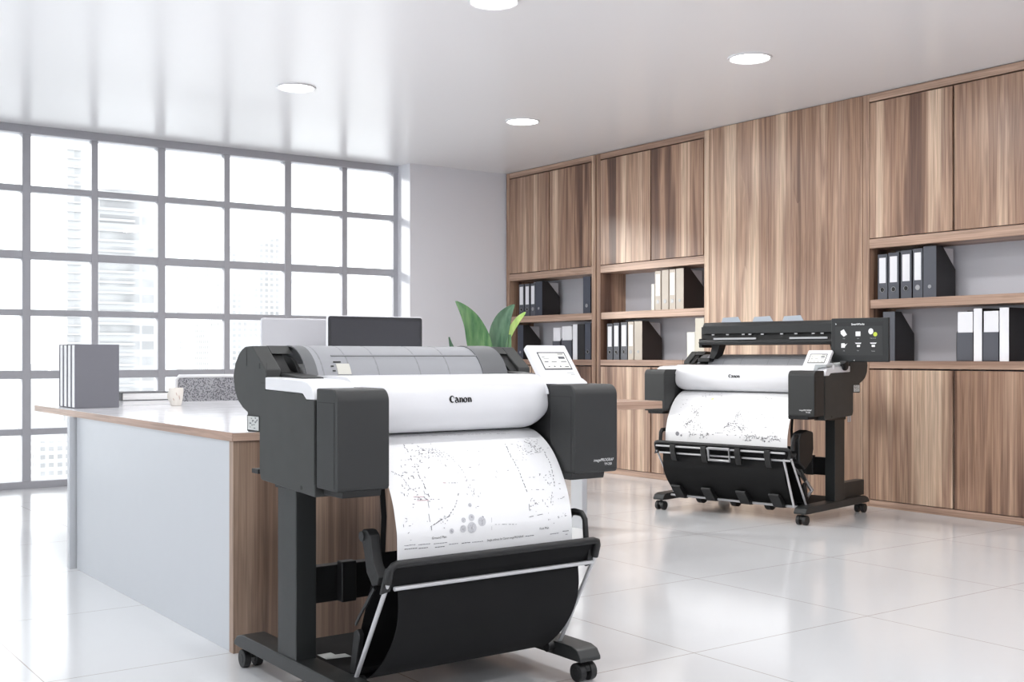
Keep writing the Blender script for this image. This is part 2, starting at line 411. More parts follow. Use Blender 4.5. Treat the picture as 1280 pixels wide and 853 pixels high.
# ------------------------------------------------------------------ binders
B_GREY = mat('binder_grey', rgb(82, 84, 92), .5); B_BLK = mat('binder_black', rgb(34, 33, 36), .5)
B_BLUE = mat('binder_slate', rgb(66, 70, 82), .5); B_BEI = mat('binder_beige', rgb(190, 180, 168), .55)
B_SIDE = mat('binder_dark_side', rgb(38, 35, 36), .55); B_LAB = mat('binder_label', rgb(236, 236, 240), .6)
B_BRN = mat('file_brown_black', rgb(48, 38, 34), .55); SHEET = mat('paper_sheets', rgb(205, 205, 210), .7)
CREAM = mat('cream_book', rgb(226, 224, 216), .6)
def ygap(u):
    a = (u - 640) / 1433.
    return (.8097 - .5868 * a) / (.5868 + .8097 * a)
XS = XW + .03
def Yat(u, X=None): return (X or XS) * ygap(u)
FACE_T = .006
def ring(mb, x, y, z, r0, r1, seg=16):
    vs = []; fs = []
    for r in (r0, r1):
        for k in range(seg): vs.append((x, y + r * math.cos(2 * PI * k / seg), z + r * math.sin(2 * PI * k / seg)))
    for k in range(seg): fs.append((k, (k + 1) % seg, seg + (k + 1) % seg, seg + k))
    n = len(vs); mb.add(vs, fs)
def binder(u0, u1, z, h, body, side, label, lab=True, hole='dark', depth=.24, group=None, dx=0.0):
    """lever-arch file standing with its spine to the room"""
    ya, yb = Yat(u1, XS + dx), Yat(u0, XS + dx)
    w = yb - ya - .003
    t = thing('lever_arch_binder', label, 'binder', (XS + dx, ya + .0015, z), 0, group)
    MB().box(0, .004, 0, w, 0, h).build('spine', body, t, bevel=.0015)
    MB().box(.004, depth, 0, .004, .001, h - .001).box(.004, depth, w - .004, w, .001, h - .001).build('cover', side, t)
    MB().box(.012, depth - .012, .005, w - .005, .004, h - .012).build('paper_block', SHEET, t)
    if lab: MB().box(-.001, 0, w * .16, w * .84, h * .36, h * .92).build('spine_label', B_LAB, t)
    m = MB(); m.m = 0; ring(m, -.0012, w / 2, h * .21, .0, min(.016, w * .3)); m.m = 1; ring(m, -.0014, w / 2, h * .21, .0, .009 if hole == 'dark' else .0)
    m2 = MB(); m2.cyl((0, w / 2, h * .21), 'x', min(.017, w * .32), -.002, .002, 20)
    o = m2.build('finger_ring', STEEL if hole != 'dark' else GROOVE, t)
    if hole == 'dark':
        tp = MB().tube([(-.002, w / 2 + .016 * math.cos(a), h * .21 + .016 * math.sin(a)) for a in [2 * PI * k / 16 for k in range(17)]], .0018, 6)
        tp.build('ring_rim', STEEL, t)
    return t
def magfile(u0, u1, z, h, col, side, label, depth, hole=True, group=None):
    """slant-cut magazine file, closed spine to the room, paper sheets inside"""
    ya, yb = Yat(u1), Yat(u0); w = yb - ya - .002
    t = thing('magazine_file', label, 'magazine file', (XS, ya + .001, z), 0, group)
    MB().box(-.001, .003, 0, w, 0, h).build('spine', col, t, bevel=.001)
    pr = [(.003, 0), (depth, 0), (depth, h * .56), (depth * .33, h), (.003, h)]
    MB().prism([(a, b) for a, b in pr], 0, .003, 'y').prism(pr, w - .003, w, 'y').box(.003, depth, 0, w, 0, .003).box(depth - .003, depth, 0, w, 0, h * .56).build('box', side, t)
    MB().box(.01, depth - .008, .01, w - .006, .004, h * .965).build('paper_sheets', SHEET, t)
    if hole: MB().cyl((0, w / 2, h * .21), 'x', .012, -.003, .002, 18).build('finger_ring', STEEL, t)
    return t
def tray(u0, u1, z, h, label, group=None, dark=B_GREY):
    ya, yb = Yat(u1), Yat(u0); w = yb - ya
    t = thing('magazine_file', label, 'magazine file', (XS, ya, z), 0, group)
    pr = [(0, 0), (.22, 0), (.22, h), (.12, h), (0, h * .55)]
    MB().prism(pr, 0, .003, 'y').prism(pr, w - .003, w, 'y').box(0, .003, 0, w, 0, h * .56).box(0, .22, 0, w, 0, .003).build('box', dark, t)
    MB().box(.006, .21, .006, w - .006, .004, h * .965).build('paper_sheets', B_LAB, t)
    return t
def book(u0, u1, z, h, cov, label, group=None, depth=.2, sidecol=None, spine=None):
    ya, yb = Yat(u1), Yat(u0); w = yb - ya
    t = thing('book', label, 'book', (XS, ya, z), 0, group)
    MB().box(0, .003, 0, w, 0, h).build('spine', spine or cov, t, bevel=.001)
    MB().box(.003, depth, 0, .003, 0, h).box(.003, depth, w - .003, w, 0, h).build('cover', sidecol or cov, t)
    MB().box(.004, depth - .004, .0035, w - .0035, .003, h - .003).build('pages', SHEET, t)
    return t
ZU, ZL = 1.3805, .9725; G1 = 'binders and files in the far cabinet bay'; G2 = 'binders and files in the middle cabinet bay'; G3 = 'binders and files in the right cabinet bay'
# far bay, upper shelf
for i, (a, b, hl) in enumerate(((648.7, 654.9, 'dark'), (656, 662, 'dark'), (663, 669, 'lit'))):
    binder(a, b, ZU, .305, B_GREY, B_SIDE, ['narrow dark binder with white label, leftmost on the upper shelf of the far bay', 'dark binder with white label, second from the left on the far bay upper shelf', 'dark binder with white label and silver ring, third on the far bay upper shelf'][i], True, hl, group=G1)
magfile(669.4, 677.6, ZU, .318, B_BLUE, B_SIDE, 'dark slant-cut magazine file right of the labelled binders, far bay upper shelf', .21, group=G1)
binder(728.6, 738, ZU, .325, B_BLUE, B_SIDE, 'slate blue binder alone at the right end of the far bay upper shelf', False, 'lit', group=G1)
# far bay, lower shelf
magfile(647, 654, ZL, .325, B_BLUE, B_SIDE, 'dark magazine file behind the plant leaves, far bay lower shelf', .21, group=G1)
tray(690.6, 700, ZL, .30, 'dark open file holding white sheets, left one on the far bay lower shelf', G1)
tray(701.6, 714.7, ZL, .31, 'wide dark open file holding white sheets, behind the white control panel', G1)
book(716, 721.5, ZL, .315, B_LAB, 'slim white book with black back cover on the far bay lower shelf', G1, .2, B_BLK)
book(722, 730.4, ZL, .315, B_BLK, 'thick black book beside the slim white one, far bay lower shelf', G1)
binder(731, 738.4, ZL, .325, B_BLUE, B_SIDE, 'slate blue binder with dark ring at the right end of the far bay lower shelf', False, 'dark', group=G1)
# middle bay, upper
book(814.3, 817.9, ZU, .215, CREAM, 'short slim cream book standing left of the beige binders, middle bay upper shelf', G2, .16)
binder(818.5, 826, ZU, .318, B_BEI, B_BEI, 'beige binder with white label, leftmost on the middle bay upper shelf', True, 'lit', group=G2)
binder(827, 835.6, ZU, .322, B_BEI, B_BEI, 'plain beige binder between two labelled ones, middle bay upper shelf', False, 'lit', group=G2)
binder(836.5, 844.3, ZU, .322, B_BEI, B_BEI, 'beige binder with white label, third from the left on the middle bay upper shelf', True, 'lit', group=G2)
magfile(845, 854.6, ZU, .325, B_BEI, B_BRN, 'beige-spined magazine file with dark brown slanted side, middle bay upper shelf', .225, group=G2)
# middle bay, lower
binder(758.6, 765.8, ZL, .31, B_GREY, B_SIDE, 'grey binder with white label, leftmost on the middle bay lower shelf', True, 'dark', group=G2)
binder(766.6, 774, ZL, .315, B_GREY, B_SIDE, 'grey binder with white label, second on the middle bay lower shelf', True, 'dark', group=G2)
binder(775.7, 784, ZL, .318, B_GREY, B_SIDE, 'grey binder with white label, third on the middle bay lower shelf', True, 'dark', group=G2)
binder(784.8, 792, ZL, .32, B_BEI, B_BEI, 'beige binder with white label, beside the grey ones on the middle bay lower shelf', True, 'lit', group=G2)
magfile(793, 802.7, ZL, .322, B_BEI, B_BRN, 'beige-spined magazine file with dark side, middle bay lower shelf', .225, group=G2)
book(858.8, 868.6, ZL, .22, CREAM, 'short cream book at the right of the middle bay lower shelf', G2, .16)
book(869, 880, ZL, .33, mat('book_beige', rgb(206, 200, 186), .6), 'tall beige book at the right end of the middle bay lower shelf', G2)
# right bay, upper
R3 = [(1097, 1109.4), (1110, 1123.8), (1125.6, 1139.6), (1140.8, 1153.4)]
for i, (a, b) in enumerate(R3):
    binder(a, b, ZU, (.30, .305, .312, .318)[i], B_GREY, B_BLK, 'dark grey binder with label, %s on the right bay upper shelf' % ('leftmost', 'second from the left', 'third from the left', 'fourth with silver ring')[i], True, 'dark' if i < 3 else 'lit', group=G3)
magfile(1154, 1170.4, ZU, .328, B_GREY, B_BLK, 'dark grey magazine file with slanted side showing, right bay upper shelf', .21, group=G3)
# right bay, lower
magfile(1103.7, 1118.7, ZL, .325, B_GREY, B_BLK, 'dark magazine file right of the touch screen, right bay lower shelf', .21, hole=False, group=G3)
tray(1195.5, 1216.3, ZL, .318, 'grey open file with white sheets, left one on the right bay lower shelf', G3)
book(1217, 1227.3, ZL, .325, B_LAB, 'tall slim white book between the two open files, right bay lower shelf', G3, .2, B_BLK)
tray(1228, 1248.6, ZL, .318, 'grey open file with white sheets, right one on the right bay lower shelf', G3)
book(1249.4, 1261, ZL, .325, B_LAB, 'white-spined book with black side at the right edge, right bay lower shelf', G3, .25, B_BLK)

# ------------------------------------------------------------------ desks
DTOP = mat('desk_gloss_white_top', rgb(236, 236, 239), .12)
DSIDE = mat('desk_white_panel', rgb(192, 195, 200), .35)
def desk(name, label, x0, x1, y0, y1, zt, th, top=None):
    t = thing(name, label, 'desk', (x0, y0, 0)); a, b = x1 - x0, y1 - y0
    MB().box(0, a, 0, b, zt - th, zt - .002).build('tabletop_core', W_X, t, bevel=.002, smooth=0)
    MB().box(.002, a - .002, .002, b - .002, zt - .002, zt).build('tabletop_surface', top or DTOP, t, smooth=0)
    MB().box(-.0015, 0, .0, b, zt - th, zt - .001).build('edge_band', W_Y, t, smooth=0)
    return t
ZD = .747
d1 = desk('office_desk', 'large white-topped office desk with walnut end panel behind the near printer', 1.503, 2.90, 3.675, 6.34, ZD, .03)
# the desk body is set back from the worktop edge
bx, by = .004, .006
MB().box(bx, 1.36, by, by + .036, 0, ZD - .031).build('end_panel', W_D, d1, bevel=.0015, smooth=0)
MB().box(bx + .004, bx + .024, by + .037, 5.58 - 3.675, 0, ZD - .031).build('front_panel', DSIDE, d1, bevel=.001, smooth=0)
MB().box(bx - .024, 1.36, 5.60 - 3.675, 5.64 - 3.675, 0, ZD - .031).build('leg_panel', DSIDE, d1, bevel=.001, smooth=0)
d2 = desk('side_desk', 'narrow walnut-edged desk extension between the two printers', 2.94, 4.55, 4.81, 5.30, ZD, .043, W_X)
MB().box(4.24 - 2.94, 4.275 - 2.94, 5.155 - 4.81, 5.26 - 4.81, 0, ZD - .044).build('leg_panel', DSIDE, d2, bevel=.001, smooth=0)
MB().box(.02, .055, .345, .45, 0, ZD - .044).build('leg_panel', DSIDE, d2, bevel=.001, smooth=0)

# standing books on the desk
BK = mat('book_charcoal', rgb(112, 112, 119), .5); PG = mat('page_edges', rgb(244, 244, 244), .7); BKD = mat('book_cover_edge', rgb(52, 52, 56), .5)
n_ = ['nearest', 'second', 'third', 'furthest']
for k in range(4):
    y = 5.80 + k * .0725
    t = thing('book', 'large charcoal hardback standing upright on the desk, %s of the four in the row' % n_[k], 'book', (1.560, y, ZD + .0005), 0, 'charcoal books standing on the desk')
    MB().box(.0, .215, 0, .006, 0, .315).box(.0, .215, .064, .070, 0, .315).box(.209, .215, .006, .064, 0, .315).build('cover', BK, t, bevel=.001)
    MB().box(.004, .209, .0065, .0635, .004, .311).build('pages', PG, t)
# flat books by the mug
t = thing('book', 'thin white booklet lying flat under the hardback on the desk', 'book', (1.86, 6.02, ZD + .0005))
MB().box(0, .30, 0, .26, 0, .003).box(0, .30, 0, .26, .019, .022).build('cover', WHITE, t); MB().box(.003, .297, .003, .257, .003, .019).build('pages', PG, t)
t = thing('book', 'white-paged hardback with dark covers lying flat beside the standing books', 'book', (1.86, 6.03, ZD + .0235))
MB().box(0, .275, 0, .20, 0, .004).box(0, .275, 0, .20, .040, .044).box(.0, .004, 0, .2, .004, .04).build('cover', BKD, t); MB().box(.004, .272, .003, .197, .004, .040).build('pages', PG, t)
# mug
MUG = mat('mug_glaze', rgb(232, 226, 218), .25)
t = thing('mug', 'small white tapered mug on the desk left of the near printer', 'mug', (2.075, 5.83, ZD + .0005), 2.2)
MB().lathe((0, 0, 0), [(.0, 0), (.024, 0), (.028, .004), (.034, .03), (.0375, .06), (.038, .092), (.0355, .093), (.035, .06), (.031, .03), (.024, .008), (0, .008)]).build('cup', MUG, t)
MB().tube([(.036 + .016 * math.sin(a), -.006, .05 + .024 * math.cos(a)) for a in [PI * k / 12 for k in range(13)]], .0045, 8).build('handle', MUG, t)
dr = MB()
for a0, z0, l in ((-4.1, .07, .018), (-3.7, .055, .024), (-4.5, .04, .012)):
    dr.tube([(.0372 * math.cos(a0 + .15 * k / 4), .0372 * math.sin(a0 + .15 * k / 4), z0 - l * k / 4) for k in range(5)], [.001, .002, .0022, .0018, .0008], 6)
dr.build('glaze_drip', mat('brown_glaze', rgb(196, 172, 158), .3), t)
# monitors
SIL = mat('monitor_silver', rgb(200, 200, 204), .3, metal=.35); SCR = mat('monitor_black_glass', rgb(44, 44, 47), .3); BEZ = mat('monitor_white_rim', rgb(225, 225, 228), .35)
def rrect(w, h, r, n=6):
    out = []
    for cx, cy, a0 in ((w - r, r, -90), (w - r, h - r, 0), (r, h - r, 90), (r, r, 180)):
        for k in range(n + 1):
            a = math.radians(a0 + 90 * k / n); out.append((cx + r * math.cos(a), cy + r * math.sin(a)))
    return out
def monitor(loc, w, h, z0, label, back):
    t = thing('monitor', label, 'monitor', loc)
    R = [(x, z + z0) for x, z in rrect(w, h, .014)]
    if back:
        MB().prism(R, 0, .012, 'y').build('housing', SIL, t, bevel=.003)
        MB().prism([(x + .006, z + z0 + .006) for x, z in rrect(w - .012, h - .012, .012)], -.003, 0, 'y').build('back_shell', mat('monitor_back_grey', rgb(186, 186, 190), .4), t, bevel=.002)
        MB().prism([(x + .008, z + z0 + .008) for x, z in rrect(w - .016, h - .016, .01)], .012, .0135, 'y').build('screen', SCR, t)
    else:
        MB().prism(R, 0, .014, 'y').build('housing', BEZ, t, bevel=.002)
        MB().prism([(x + .004, z + z0 + .004) for x, z in rrect(w - .008, h - .008, .012)], -.0015, 0, 'y').build('screen', SCR, t)
        MB().prism([(x + .016, z + z0 + .05) for x, z in rrect(w - .032, h - .066, .004)], -.0022, -.0015, 'y').build('display_glass', mat('display_glass', rgb(58, 58, 62), .15), t)
    s = MB(); s.box(w / 2 - .05, w / 2 + .05, .014, .022, .006, z0 + .12); s.box(w / 2 - .09, w / 2 + .09, -.07, .10, 0, .006)
    s.build('stand', SIL, t, bevel=.002)
    return t
monitor((2.372, 4.70, ZD + .0005), .505, .33, .113, 'black-screened monitor with thin white rim on the desk', False)
monitor((2.140, 4.90, ZD + .0005), .50, .32, .112, 'silver monitor seen from behind, left of the black screen', True)
# office chair beyond the desk
def mesh_fabric():
    m = bpy.data.materials.new('chair_mesh_fabric'); m.use_nodes = True
    nt = m.node_tree; p = nt.nodes['Principled BSDF']; p.inputs['Roughness'].default_value = .8
    n = nt.nodes.new('ShaderNodeTexVoronoi'); n.inputs['Scale'].default_value = 110
    r = nt.nodes.new('ShaderNodeValToRGB'); r.color_ramp.elements[0].color = rgb(88, 88, 94); r.color_ramp.elements[1].color = rgb(176, 176, 182); r.color_ramp.elements[0].position = .25; r.color_ramp.elements[1].position = .6
    tc = nt.nodes.new('ShaderNodeTexCoord'); nt.links.new(tc.outputs['Object'], n.inputs['Vector'])
    nt.links.new(n.outputs['Distance'], r.inputs['Fac']); nt.links.new(r.outputs['Color'], p.inputs['Base Color'])
    p.inputs['Alpha'].default_value = .85
    return m
MESHF = mesh_fabric()
CH = mat('chair_white_plastic', rgb(232, 232, 235), .35)
t = thing('office_chair', 'grey mesh-backed office chair with white frame beyond the desk', 'chair', (2.62, 6.62, 0))
MB().tube([(-.26, 0, .50), (-.265, 0, .70), (-.262, .0, .865), (-.245, 0, .885), (.245, 0, .885), (.262, 0, .865), (.265, 0, .70), (.26, 0, .50), (-.26, 0, .50)], .011, 10).build('back_frame', CH, t)
MB().box(-.255, .255, -.002, .002, .505, .878).build('backrest', MESHF, t)
MB().box(-.02, .02, .012, .03, .40, .86).build('back_post', DARK, t, bevel=.004)
MB().box(-.25, .25, .03, .50, .42, .49).build('seat', mat('seat_grey', rgb(120, 120, 126), .8), t, bevel=.03, seg=4)
MB().cyl((0, .26, 0), 'z', .03, .10, .42).build('gas_column', DARKER, t)
for k in range(5):
    a = k * 2 * PI / 5 + .3
    lg = MB().tube([(0, .26, .10), (.28 * math.cos(a), .26 + .28 * math.sin(a), .075)], [.025, .016], 8).build('leg', CH, t)
    MB().cyl((.28 * math.cos(a), .26 + .28 * math.sin(a), .03), 'x', .03, -.02, .02, 16).build('caster', RUBBER, lg)

# ------------------------------------------------------------------ potted plant
def leaf_mat(name, c1, c2):
    m = bpy.data.materials.new(name); m.use_nodes = True
    nt = m.node_tree; p = nt.nodes['Principled BSDF']; p.inputs['Roughness'].default_value = .35
    tc = nt.nodes.new('ShaderNodeTexCoord'); w = nt.nodes.new('ShaderNodeTexNoise'); w.inputs['Scale'].default_value = 9; w.inputs['Detail'].default_value = 4
    mp = nt.nodes.new('ShaderNodeMapping'); mp.inputs['Scale'].default_value = (3, 3, .5)
    r = nt.nodes.new('ShaderNodeValToRGB'); r.color_ramp.elements[0].color = rgb(*c1); r.color_ramp.elements[1].color = rgb(*c2)
    r.color_ramp.elements[0].position = .35; r.color_ramp.elements[1].position = .65
    nt.links.new(tc.outputs['Object'], mp.inputs[0]); nt.links.new(mp.outputs[0], w.inputs['Vector']); nt.links.new(w.outputs['Fac'], r.inputs['Fac']); nt.links.new(r.outputs['Color'], p.inputs['Base Color'])
    p.inputs['Transmission Weight'].default_value = 0
    return m
LF1 = leaf_mat('leaf_green', (60, 108, 68), (112, 150, 100)); LF2 = leaf_mat('leaf_dark_green', (56, 92, 68), (92, 124, 96)); LF3 = leaf_mat('leaf_lime', (150, 196, 90), (196, 224, 130))
pl = thing('potted_plant', 'broad-leaved green potted plant standing between the near printer and the cabinets', 'plant', (4.90, 6.95, 0))
Rv = Vector((.8097, -.5868, 0)); Fv = Vector((.5868, .8097, 0))
MB().lathe((0, 0, 0), [(0, 0), (.13, 0), (.14, .02), (.18, .36), (.19, .38), (.175, .38), (.165, .34), (0, .34)]).build('pot', WHITE, pl)
MB().lathe((0, 0, .33), [(0, 0), (.164, 0), (.16, .02), (0, .03)]).build('soil', mat('soil', rgb(70, 52, 40), .9), pl)
def leaf(mid, wid, m, cup=.25, twist=0.0):
    """mid: list of (side, forward, z); wid: half widths (left, right) in the side direction"""
    n = len(mid); vs = []; K = 4
    for (s_, f_, z), (wl, wr) in zip(mid, wid):
        for j in range(-K, K + 1):
            k = j / K; w = (wl if k < 0 else wr) * k
            p = Rv * (s_ + w) + Fv * (f_ - cup * abs(w) + twist * w)
            vs.append((p.x, p.y, z + abs(w) * .05))
    c = 2 * K + 1; fs = [(i * c + j, i * c + j + 1, (i + 1) * c + j + 1, (i + 1) * c + j) for i in range(n - 1) for j in range(c - 1)]
    mb = MB().add(vs, fs)
    o = mb.build('leaf', m, pl, smooth=80)
    so = o.modifiers.new('thick', 'SOLIDIFY'); so.thickness = .0015
    sb = o.modifiers.new('sub', 'SUBSURF'); sb.levels = 1; sb.render_levels = 1
    return o
# d = 8.5 m from the camera: 1 px = 5.93 mm
px = lambda u: (u - 619.5) * .00593
pz = lambda v: 1.006 - (v - 445) * .00593
def leafpx(rows, fwd, m, cup=.25, twist=0.0, stem=None):
    mid = [(px((a + b) / 2), fwd[0] + (fwd[1] - fwd[0]) * i / (len(rows) - 1), pz(v)) for i, (v, a, b) in enumerate(rows)]
    wd = [(max(.001, (b - a) / 2 * .00593),) * 2 for v, a, b in rows]
    return leaf(mid, wd, m, cup, twist)
leafpx([(377, 567.5, 570), (381, 569, 579), (388, 572, 589), (396, 575, 597), (405, 578, 603), (414, 580, 608), (424, 581, 612), (436, 583, 615), (450, 587, 618), (466, 594, 619), (482, 603, 620), (500, 611, 621), (530, 616, 622), (557, 617, 621)], (-.10, 0), LF1, .3, .2)
leafpx([(380, 639, 642), (385, 628, 641), (392, 620, 639), (400, 615, 637), (408, 611, 636), (418, 609, 634), (430, 608, 633), (442, 611, 633), (455, 614, 632), (470, 616, 630), (486, 617, 627), (505, 618, 624), (557, 619, 622)], (.06, 0), LF2, .35, -.2)
leafpx([(389, 654, 656), (393, 647, 655), (399, 641, 650), (406, 636, 646), (414, 633, 641), (422, 632, 637), (432, 629, 634), (450, 627, 632), (480, 624, 629), (520, 621, 625), (557, 620, 623)], (.14, .02), LF3, .15, .1)
leafpx([(418, 634, 637), (428, 631, 638), (440, 629, 637), (455, 626, 636), (470, 624, 632), (500, 621, 627), (557, 619, 623)], (.0, .0), LF1, .3, .1)
leafpx([(421, 558, 560), (428, 559, 562), (440, 560, 569), (460, 566, 584), (480, 580, 600), (510, 602, 614), (557, 617, 620)], (.05, 0), LF2, .25)
MB().tube([(0, 0, .34), (.01, 0, .45)], .02, 8).build('stem', LF2, pl)

# ------------------------------------------------------------------ printers
PF = [(.28, .779), (.22, .777), (.17, .766), (.12, .738), (.08, .702), (.045, .652), (.018, .60), (.006, .562), (-.002, .53), (-.005, .508), (-.006, .455), (-.004, .42)]
CV = [(.30, .946), (.17, .945), (.145, .93), (.128, .895), (.121, .86), (.122, .83), (.135, .81), (.162, .797)]
def smoothprof(P, n=3):
    """Catmull-Rom through the points"""
    out = []
    for i in range(len(P) - 1):
        p0 = P[max(0, i - 1)]; p1 = P[i]; p2 = P[i + 1]; p3 = P[min(len(P) - 1, i + 2)]
        for k in range(n):
            t = k / n
            out.append(tuple(.5 * (2 * p1[j] + (p2[j] - p0[j]) * t + (2 * p0[j] - 5 * p1[j] + 4 * p2[j] - p3[j]) * t * t + (3 * p1[j] - p0[j] - 3 * p2[j] + p3[j]) * t ** 3) for j in (0, 1)))
    out.append(P[-1]); return out

def caster(parent, x, y, ang):
    o = bpy.data.objects.new('caster', None); 
    r = .029
    m = MB()
    for s in (-1, 1):
        m.cyl((x + s * .021, y, r), 'x', r, -.0115, .0115, 22)
        m.cyl((x + s * .021, y, r), 'x', r * .55, -.013, .013, 16)
    w = m.build('caster_wheels', RUBBER, parent, bevel=.003)
    h = MB(); h.cyl((x, y, 0), 'z', .009, .03, .066, 12)
    h.prism([(y + .024 * math.cos(a), .034 + .024 * math.sin(a)) for a in [PI * k / 10 for k in range(11)]], x - .0075, x + .0075)
    h.build('caster_hood', DARKER, parent)

def face_text(t, txt, size, x, y, z, m, name='lettering', bold=.0, shear=0, sx=1.0, align=None):
    vs, fs = text_mesh(txt, size, bold, shear, sx)
    mb = MB().add([(x + a, y, z + b) for a, b in vs], fs)
    o = mb.build(name, m, t, smooth=0); return o

def printer(loc, rz, W, label, far, xp0, xp1, dzstand=0):
    t = thing('large_format_printer', label, 'printer', loc, rz)
    al = .158; ar = W - .172                              # inner faces of the two front towers
    # --- main housing behind the towers
    hp = [(.121, .660), (.135, .640), (.16, .630), (.478, .640), (.49, .66), (.49, .89), (.13, .89), (.121, .87)]
    MB().prism([(.215, .640), (.478, .640), (.49, .66), (.49, .90), (.215, .90)], .02, W - .02).build('main_housing', DARKER, t, bevel=.003)
    cap = [(.121, .621), (.478, .638), (.49, .660), (.49, .778), (.579, .775), (.579, .834), (.616, .847), (.653, .868), (.679, .900), (.689, .944), (.675, .982), (.648, 1.010), (.622, 1.026), (.597, 1.034), (.543, 1.036), (.445, .966), (.445, .9065), (.205, .9015), (.192, .8995), (.172, .8855), (.121, .8855)]
    for s, (x0, x1) in (('l', (0, .05)), ('r', (W - .05, W))):
        MB().prism(cap, x0, x1).build('side_housing', DARK2, t, bevel=.004)
    # groove lines and details on outer side faces
    for x, e in ((0, -.0006), (W, .0006)):
        g = MB()
        def gl(y0, y1, z0, z1): g.box(min(x, x + e), max(x, x + e), y0, y1, z0, z1)
        gl(.121, .126, .655, .884)
        gl(.435, .437, .925, .985); gl(.437, .475, .925, .9265)
        gl(.583, .5845, .975, 1.03); gl(.483, .490, .968, .984)
        g.cyl((x, .205, .640), 'x', .006, -.0009, .0009, 14)
        g.build('panel_gap', GROOVE, t, smooth=0)
        if not far or x == W:
            k = MB(); k.box(min(x, x + e * 1.2), max(x, x + e * 1.2), .487, .578, .779, .827); k.build('socket_frame', GROOVE, t, smooth=0)
            k = MB(); k.box(min(x, x + e * 2), max(x, x + e * 2), .492, .572, .783, .824); k.build('type_label', LABELM, t, smooth=0)
            q = MB(); rnd = random.Random(3)
            for j in range(16):
                yy = .497 + rnd.random() * .06; zz = .787 + rnd.random() * .032
                q.box(min(x, x + e * 2.6), max(x, x + e * 2.6), yy, yy + .004 + rnd.random() * .01, zz, zz + .0025)
            q.build('type_label_print', INK, t, smooth=0)
    if not far: MB().box(-.004, .02, .49, .535, .655, .668).build('rear_tab', DARKER, t)
    # recess block and black triangular roll slot on the inner side of each end cap
    for s, x0, x1 in ((1, .05, .118), (-1, W - .118, W - .05)):
        MB().prism([(.30, .90), (.49, .90), (.60, .93), (.60, .985), (.55, .975), (.47, .955), (.40, .952), (.30, .944)], x0, x1).build('roll_holder_block', DARK, t, bevel=.003)
        xe = (x0, x0 + .012) if s > 0 else (x1 - .012, x1)
        MB().prism([(.455, .957), (.515, .957), (.555, 1.0), (.545, 1.036), (.60, 1.034), (.60, .957)], *xe).build('roll_slot_lip', DARK2, t)
        MB().prism([(.45, .956), (.60, .956), (.60, 1.02), (.53, 1.02)], xe[0] + s * .003, xe[0] + s * .035 if s > 0 else xe[1] - .003).build('roll_slot', GROOVE, t) if s > 0 else MB().prism([(.45, .956), (.60, .956), (.60, 1.02), (.53, 1.02)], xe[0] - .02, xe[1] - .003).build('roll_slot', GROOVE, t)
        MB().prism([(.51, 1.012), (.545, 1.037), (.60, 1.034), (.60, 1.012)], x0, x1 if s > 0 else x1).build('roll_holder_cap', DARK2, t, bevel=.002)
    # --- two front towers
    def tower(x0, x1):
        R = .034; pr = [(.112, .648), (.112, .918)]
        pr += [(-.010 + R + R * math.cos(a), .918 - R + R * math.sin(a)) for a in [PI / 2 + PI / 2 * k / 8 for k in range(9)]]
        pr += [(-.010, .654), (-.004, .646)]
        MB().prism(pr, x0, x1).build('front_tower', DARK, t, bevel=.010, seg=4)
        MB().prism([(.004, .628), (.112, .628), (.112, .650), (-.002, .650)], x0 + .022 if x0 < .3 else x0 - .004, x1 - .02 if x0 < .3 else x1 - .045).build('tower_underside', DARKER, t, bevel=.002)
    tower(0, al); tower(ar, W)
    # recessed door outlines on the tower sides
    for x, e in ((0, -.0006), (ar, -.0006), (W, .0006), (al, .0006)):
        g = MB(); a, b = min(x, x + e), max(x, x + e)
        g.box(a, b, .006, .0078, .655, .880); g.box(a, b, .006, .105, .880, .8818)
        g.build('tower_door_gap', GROOVE, t, smooth=0)
    # inner cheeks between tower and body (dark, curved around the paper)
    chk = [(.112, .918), (.23, .918), (.30, .78), (.33, .64), (.112, .648)]
    MB().prism(chk, al - .03, al - .004).build('inner_cheek', DARKER, t)
    MB().prism(chk, ar + .004, ar + .03).build('inner_cheek', DARKER, t)
    # --- white top
    side = [(.444, .943), (.444, .907), (.205, .902), (.192, .900), (.172, .886), (.121, .886), (.125, .900), (.140, .922), (.162, .933), (.20, .938)]
    MB().prism(side, -.0015, al + .0).build('top_cover', PWHITE, t, bevel=.003)
    MB().prism(side, ar, W + .0015).build('top_cover', PWHITE, t, bevel=.003)
    # bulging front cover
    fc = smoothprof([(.43, .946), (.30, .9475), (.20, .947), (.165, .943), (.140, .928), (.127, .90), (.121, .865), (.122, .832), (.135, .804), (.165, .786), (.217, .778), (.27, .776)])
    x0, x1 = al - .030, ar + .012
    secs = []; rings = []
    n = 8
    cy, cz = .26, .865
    for k in range(n + 1):
        a = PI / 2 * k / n
        secs.append((x0 + .018 * (1 - math.sin(a)), 1 - .10 * (1 - math.sin(a)) if k < n else 1))
    secs = [(x0, .50), (x0 + .004, .60), (x0 + .012, .72), (x0 + .03, .88), (x0 + .045, .96), (x0 + .06, 1.0)]
    secs = secs + [(x1 - (x - x0), s_) for x, s_ in secs[::-1]]
    closed = fc + [(.43, .776)]
    vs = []; m_ = len(closed)
    for x, s_ in secs:
        for (y, z) in closed:
            low = z < cz; vs.append((x, y + (1 - s_) * .02, cz + (z - cz) * s_ if low else z))
    fs = []
    for i in range(len(secs) - 1):
        for j in range(m_):
            a = i * m_ + j; b = i * m_ + (j + 1) % m_; fs.append((a, b, b + m_, a + m_))
    fs += [tuple(range(m_ - 1, -1, -1)), tuple((len(secs) - 1) * m_ + j for j in range(m_))]
    MB().add(vs, fs).build('front_cover', PWHITE, t, smooth=50)
